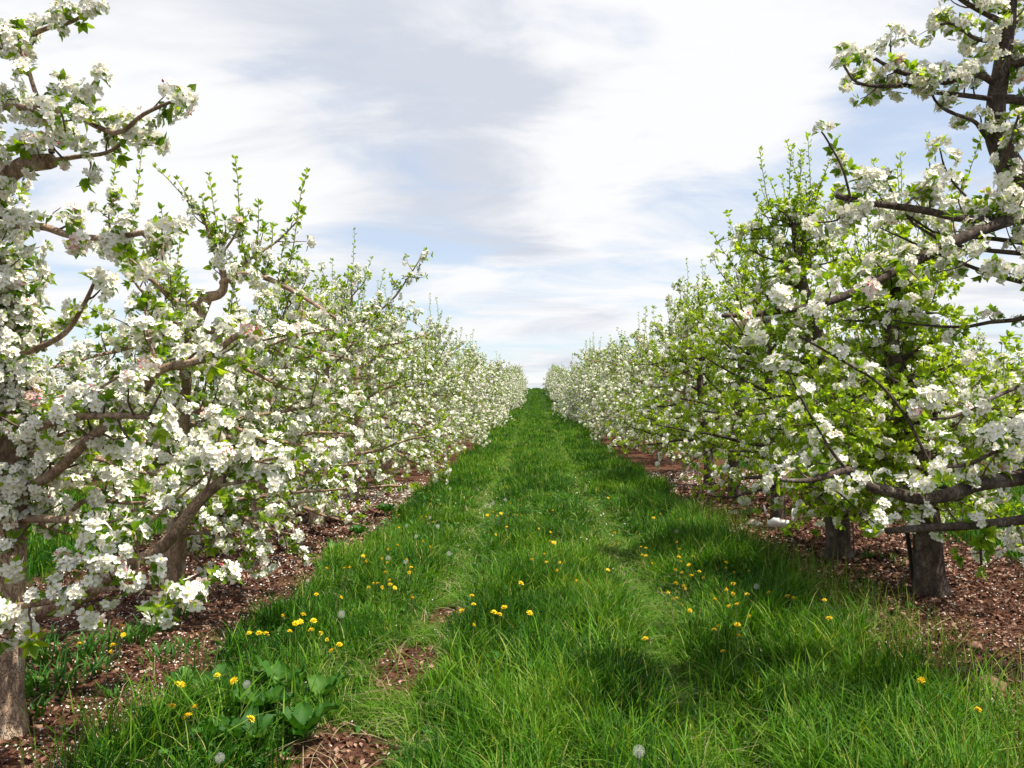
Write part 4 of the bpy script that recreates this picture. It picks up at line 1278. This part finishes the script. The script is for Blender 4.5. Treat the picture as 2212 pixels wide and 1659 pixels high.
def build_dandelions():
    rng = np.random.default_rng(9)
    heads, puffs, stems = dandelion_meshes()
    stem_me = {}

    def zone(p):
        x = p[0]
        if x < -2.25: return 'left soil strip'
        if x < -1.1: return 'left grass edge'
        if x < -.5: return 'left wheel rut'
        if x < .6: return 'middle grass hump'
        if x < 1.25: return 'right wheel rut'
        return 'right verge'
    nth = ['nearest', 'second nearest', 'third nearest', 'fourth nearest', 'fifth nearest', 'sixth nearest', 'seventh nearest', 'eighth nearest', 'ninth nearest', 'tenth nearest'] + [f'{i}th nearest' for i in range(11, 60)]
    nl = ['leftmost', 'second from left', 'third from left', 'fourth from left', 'fifth from left', 'sixth from left', 'seventh from left', 'eighth from left', 'ninth from left', 'tenth from left'] + [f'{i}th from left' for i in range(11, 40)]
    items = []
    for i, (px, py) in enumerate(YELLOW): items.append(('y', px, py, .19 + .05 * rng.random()))
    for i, (px, py) in enumerate(PUFF): items.append(('w', px, py, .25 if i < 18 else .27))
    pts = []
    for k, px, py, h in items:
        if px < 260 * 1.0 and py < 1400: h = .15
        pts.append(head_point(px, py, h))
    for kind, word in (('y', 'yellow dandelion'), ('w', 'white dandelion clock')):
        idx = [i for i, t in enumerate(items) if t[0] == kind]
        # clumps: chains of near neighbours within one zone
        cl = {i: i for i in idx}

        def find(i):
            while cl[i] != i: i = cl[i]
            return i
        for a in idx:
            for b in idx:
                if a < b and zone(pts[a]) == zone(pts[b]) and np.linalg.norm(pts[a][:2] - pts[b][:2]) < .16 + .022 * pts[a][1]: cl[find(a)] = find(b)
        grp = {}
        for i in idx: grp.setdefault(find(i), []).append(i)
        byz = {}
        for g in grp.values(): byz.setdefault((zone(pts[g[0]]), len(g) > 1), []).append(g)
        for (z, many), gs in byz.items():
            gs.sort(key=lambda g: min(pts[i][1] for i in g))
            for r, g in enumerate(gs):
                g.sort(key=lambda i: items[i][1])
                for j, i in enumerate(g):
                    if many: lab = f'{word}, {nl[j]} of the {nth[r]} clump in the {z}'
                    elif len(gs) == 1: lab = f'only lone {word} in the {z}'
                    else: lab = f'lone {word} in the {z}, {nth[r]} of such lone ones'
                    p = pts[i]; gz = float(ground_h(p[:1], p[1:2])[0]); h = p[2] - gz
                    root = empty('dandelion', (p[0], p[1], gz))
                    tag(root, lab, 'dandelion', 'yellow dandelions in the grass' if kind == 'y' else 'dandelion clocks in the grass')
                    v = int(rng.integers(0, 3)); key = (v, round(h, 2))
                    if key not in stem_me:
                        mb = MB(); tube(mb, stems[v] * [h, h, h] + [0, 0, h], [.0027, .0024, .0021] + [.002] * (len(stems[v]) - 3), 6, a=.5)
                        stem_me[key] = mb.mesh('stem', [M_STEM], True)
                    so = bpy.data.objects.new('stem', stem_me[key]); COL.objects.link(so); so.parent = root
                    ho = bpy.data.objects.new('flower_head' if kind == 'y' else 'seed_head', (heads if kind == 'y' else puffs)[v]); COL.objects.link(ho); ho.parent = root
                    ho.location = (0, 0, h)
                    sc = rng.uniform(.78, 1.15) * (1 if kind == 'y' else rng.uniform(.8, 1.1))
                    ho.scale = (sc, sc, sc); ho.rotation_euler = (rng.normal(0, .35), rng.normal(0, .35), rng.random() * 6)
                    if kind == 'y' and rng.random() < .3: ho.scale = (sc * .7, sc * .7, sc * 1.5)


build_dandelions()


# ------------------------------------------------------------------ weeds, docks, stake, rod, guard, stones, twigs
def broad_leaf(mb, base, az, el, L, W, rng, tint, droop=.5):
    """a wavy-edged broad leaf on a short stalk"""
    nu, nv = 9, 5
    d = np.array([math.cos(az), math.sin(az), 0.]); s = np.array([-math.sin(az), math.cos(az), 0.])
    t = np.linspace(0, 1, nu)
    ang = el - droop * t * 1.6
    ds = np.gradient(t)
    cx = np.cumsum(np.cos(ang) * ds) * L; cz = np.cumsum(np.sin(ang) * ds) * L
    prof = np.where(t < .22, .07, np.sin(np.clip((t - .16) / .84, 0, 1) ** .72 * math.pi) * .5 + .02)
    prof[-1] = .02
    ph = rng.random() * 6
    v = []
    for i in range(nu):
        for j in range(nv):
            q = (j / (nv - 1) - .5) * 2
            wv = W * prof[i] * q * (1 + .20 * math.sin(i * 2.6 + ph + q))
            lift = abs(q) ** 1.4 * W * .22 + W * .16 * math.sin(i * 2.3 + ph * 2 + q * 3) * abs(q) + .002
            v.append(base + d * cx[i] + s * wv + np.array([0, 0, cz[i] + lift]))
    q = [[i * nv + j, i * nv + j + 1, (i + 1) * nv + j + 1, (i + 1) * nv + j] for i in range(nu - 1) for j in range(nv - 1)]
    ta = np.clip(tint + rng.normal(0, .1) + np.tile(np.array([0, .05, .18, .05, 0]), nu), 0, 1)
    mb.add(np.array(v), q, a=ta)


def build_plants():
    rng = np.random.default_rng(55)
    docks = [(560, 1560, 13, .25, 'largest broad-leaved dock, under the tall dandelion stalk at the near left edge'),
             (470, 1610, 11, .22, 'broad-leaved dock nearest the camera at the left grass edge'),
             (655, 1600, 12, .22, 'broad-leaved dock beside the nearest bare rut patch'),
             (600, 1495, 11, .22, 'broad-leaved dock behind the tall dandelion stalk'),
             (455, 1510, 10, .20, 'broad-leaved dock by the soil, left of the tall dandelion stalk'),
             (690, 1520, 9, .19, 'broad-leaved dock right of the tall dandelion stalk'),
             (540, 1625, 9, .20, 'broad-leaved dock below the tall dandelion stalk'),
             (390, 1490, 7, .16, 'pale broad-leaved dock on the soil margin at the left'),
             (330, 1560, 6, .15, 'small broad-leaved dock among tall grass at the lower left corner'),
             (720, 1195, 10, .20, 'broad-leaved dock on the left grass edge, left of a dandelion patch'),
             (775, 1150, 10, .22, 'broad-leaved dock spilling onto the soil under the left row'),
             (835, 1105, 10, .25, 'farthest broad-leaved dock on the left grass edge'),
             (1105, 1278, 3, .15, 'lone pale broad leaf in the middle of the grass alley'),
             (1245, 1475, 4, .12, 'small upright dock in the near middle grass')]
    for px, py, n, L, lab in docks:
        b = base_at(px, py + 12); root = empty('dock_plant', b); tag(root, lab, 'dock plant', 'broad-leaved docks')
        for k in range(n):
            mb = MB(); az = k * 2.4 + rng.normal(0, .3)
            broad_leaf(mb, np.array([math.cos(az), math.sin(az), 0]) * .012 + [0, 0, .02], az, rng.uniform(.95, 1.5), L * rng.uniform(.5, .95), L * .46 * rng.uniform(.8, 1.2), rng, rng.uniform(.0, .7), rng.uniform(.35, 1.0))
            mb.build('leaf', M_WEED, root, True)
    weeds = [(75, 1500, .17, 70), (125, 1480, .16, 70), (110, 1425, .15, 60), (175, 1425, .15, 60), (215, 1445, .12, 40), (235, 1395, .14, 55), (290, 1385, .13, 50), (330, 1365, .13, 50), (372, 1332, .15, 45),
             (350, 1428, .12, 40), (250, 1505, .10, 30), (390, 1405, .11, 30), (90, 1395, .12, 40), (60, 1545, .13, 40),
             (1885, 1205, .10, 30), (1925, 1208, .09, 26), (1945, 1222, .09, 24), (1790, 1225, .08, 20), (1830, 1222, .06, 14), (1610, 1115, .16, 46), (1880, 1265, .07, 16), (1960, 1320, .08, 18)]
    names = ['strappy weed clump against the left trunk', 'strappy weed clump right of the left trunk', 'strappy weed clump behind the left trunk weeds', 'strappy weed clump in the middle of the left soil', 'small weed clump between left soil weeds',
             'weed clump with dandelions under the low left branch', 'weed clump right of the dandelions under the left branch', 'dark weed clump before the second left trunk', 'upright weed clump hugging the second left trunk',
             'weed clump beside the left grass edge', 'sprig of weed alone on the near left soil', 'weed clump touching the left grass edge', 'weed clump in shade behind the left trunk', 'weed clump at the foot of the left trunk',
             'green weed patch between the two right trunks', 'weed patch left of the black stake', 'weed sprout just behind the black stake', 'weed sprout at the foot of the third right trunk', 'pale weed sprout on soil by the third right trunk',
             'tall weed clump on soil left of the torn white guard', 'small weed sprig in front of the black stake', 'small weed sprig on soil before the nearest right trunk']
    for (px, py, L, n), lab in zip(weeds, names):
        b = base_at(px, py); mb = MB()
        r = .085 * L / .15
        x = np.clip(rng.normal(0, r, n), -1.5 * r, 1.5 * r); y = np.clip(rng.normal(0, r, n), -1.5 * r, 1.5 * r)
        blades(mb, x, y, L * rng.uniform(.55, 1.25, n), .013 * rng.uniform(.6, 1.3, n), np.clip(rng.normal(.5, .2, n), 0, 1), rng, .6, 3, np.arctan2(y, x) + rng.normal(0, .5, n), z=np.full(n, -.01))
        root = mb.build('weed_clump', M_WEED); root.location = tuple(b)
        tag(root, lab, 'weed', 'weeds on the bare soil')
    # black stake and thin rod by the right trunks
    b = base_at(1978, 1272); tp = P(1958, 1140, b[1] - .02)
    mb = MB(); tube(mb, spline([b - [0, 0, .1], (b + tp) / 2, tp], 4), .019, 8)
    tag(mb.build('stake', M_STAKE, None, True), 'black leaning metal stake beside the broad dark trunk', 'stake')
    b = base_at(1846, 1206); tp = P(1842, 1130, b[1])
    mb = MB(); tube(mb, spline([b - [0, 0, .1], (b + tp) / 2, tp], 3), .009, 6)
    tag(mb.build('rod', M_ROD, None, True), 'thin rusty rod standing right of the third right trunk', 'rod')
    # torn trunk guard
    g = base_at(1684, 1142)
    root = empty('trunk_guard', g); tag(root, 'torn white plastic trunk guard curling at the foot of a right row tree', 'trunk guard')
    for a0, a1, z0, z1, r in ((3.4, 5.2, .02, .16, .15), (5.3, 6.6, .06, .30, .17), (2.4, 3.3, .16, .30, .17)):
        mb = MB(); nu = 10; v = []
        for i in range(nu):
            a = a0 + (a1 - a0) * i / (nu - 1); tt = i / (nu - 1)
            zt = z1 - (z1 - z0) * .6 * abs(tt - .4) + rng.normal(0, .012); zb = z0 + .04 * tt + rng.normal(0, .006)
            for rr in (r, r + .004):
                v += [[math.cos(a) * rr, math.sin(a) * rr, zb], [math.cos(a) * (rr + .02), math.sin(a) * (rr + .02), zt]]
        q = []
        for i in range(nu - 1):
            o = i * 4; q += [[o, o + 4, o + 5, o + 1], [o + 2, o + 3, o + 7, o + 6], [o + 1, o + 5, o + 7, o + 3], [o, o + 2, o + 6, o + 4]]
        q += [[0, 1, 3, 2], [(nu - 1) * 4, (nu - 1) * 4 + 2, (nu - 1) * 4 + 3, (nu - 1) * 4 + 1]]
        mb.add(np.array(v), q); mb.build('strip', M_GUARD, root, True)
    # stones
    for px, py, r, mat, lab in ((2140, 1487, .075, M_ROCK, 'largest reddish stone on the soil near the right edge'), (2105, 1400, .05, M_ROCK, 'reddish stone half buried in the right soil'), (1627, 1137, .10, M_PALE_ROCK, 'rounded stone left of the torn white guard'),
                                (1585, 1112, .07, M_PALE_ROCK, 'small pale stone on the soil farther up the right row'), (1790, 1178, .045, M_PALE_ROCK, 'pale stone against the third right trunk'), (2088, 1515, .04, M_ROCK, 'small reddish stone near the right grass verge'),
                                (725, 1118, .09, M_PALE_ROCK, 'pale flat stone on the soil under the left row'), (2170, 1440, .04, M_ROCK, 'small reddish stone behind the largest one')):
        b = base_at(px, py); mb = MB(); nu, nv = 12, 8; v = []
        o1 = rng.random(3) * 9
        for i in range(nv + 1):
            th = math.pi * i / nv
            for j in range(nu):
                ph = 2 * math.pi * j / nu; d = np.array([math.sin(th) * math.cos(ph), math.sin(th) * math.sin(ph), math.cos(th)])
                k = 1 + .22 * math.sin(d[0] * 3 + o1[0]) * math.cos(d[1] * 4 + o1[1]) + .1 * math.sin(d[2] * 7 + o1[2] + d[0] * 5)
                v.append(d * k * r * [1.25, .95, .62] + [0, 0, r * .2])
        q = [[i * nu + j, i * nu + (j + 1) % nu, (i + 1) * nu + (j + 1) % nu, (i + 1) * nu + j] for i in range(nv) for j in range(nu)]
        mb.add(np.array(v), q); o = mb.build('stone', mat, None, True); o.location = tuple(b); o.rotation_euler = (0, 0, rng.random() * 6)
        tag(o, lab, 'stone')
    # dead twigs
    for p0, p1, lab in (((760, 1588), (850, 1612), 'thin dead twig lying by the nearest bare rut patch'), ((735, 1560), (800, 1598), 'bent dry stalk on the near rut soil'), ((935, 1318), (985, 1322), 'dry straw across the farther rut soil'),
                        ((60, 1535), (100, 1500), 'dry twig on soil beside the left trunk foot'), ((2000, 1370), (2060, 1335), 'bare pale twig rising from the right soil')):
        a, b = base_at(*p0), base_at(*p1); mb = MB()
        m = (a + b) / 2 + np.array([0, 0, .025])
        tube(mb, spline([a + [0, 0, .008], m, b + [0, 0, .012]], 4), [.004] * 5 + [.0025] * 4, 5, a=.5)
        tag(mb.build('twig', M_STRAW, None, True), lab, 'twig')


build_plants()
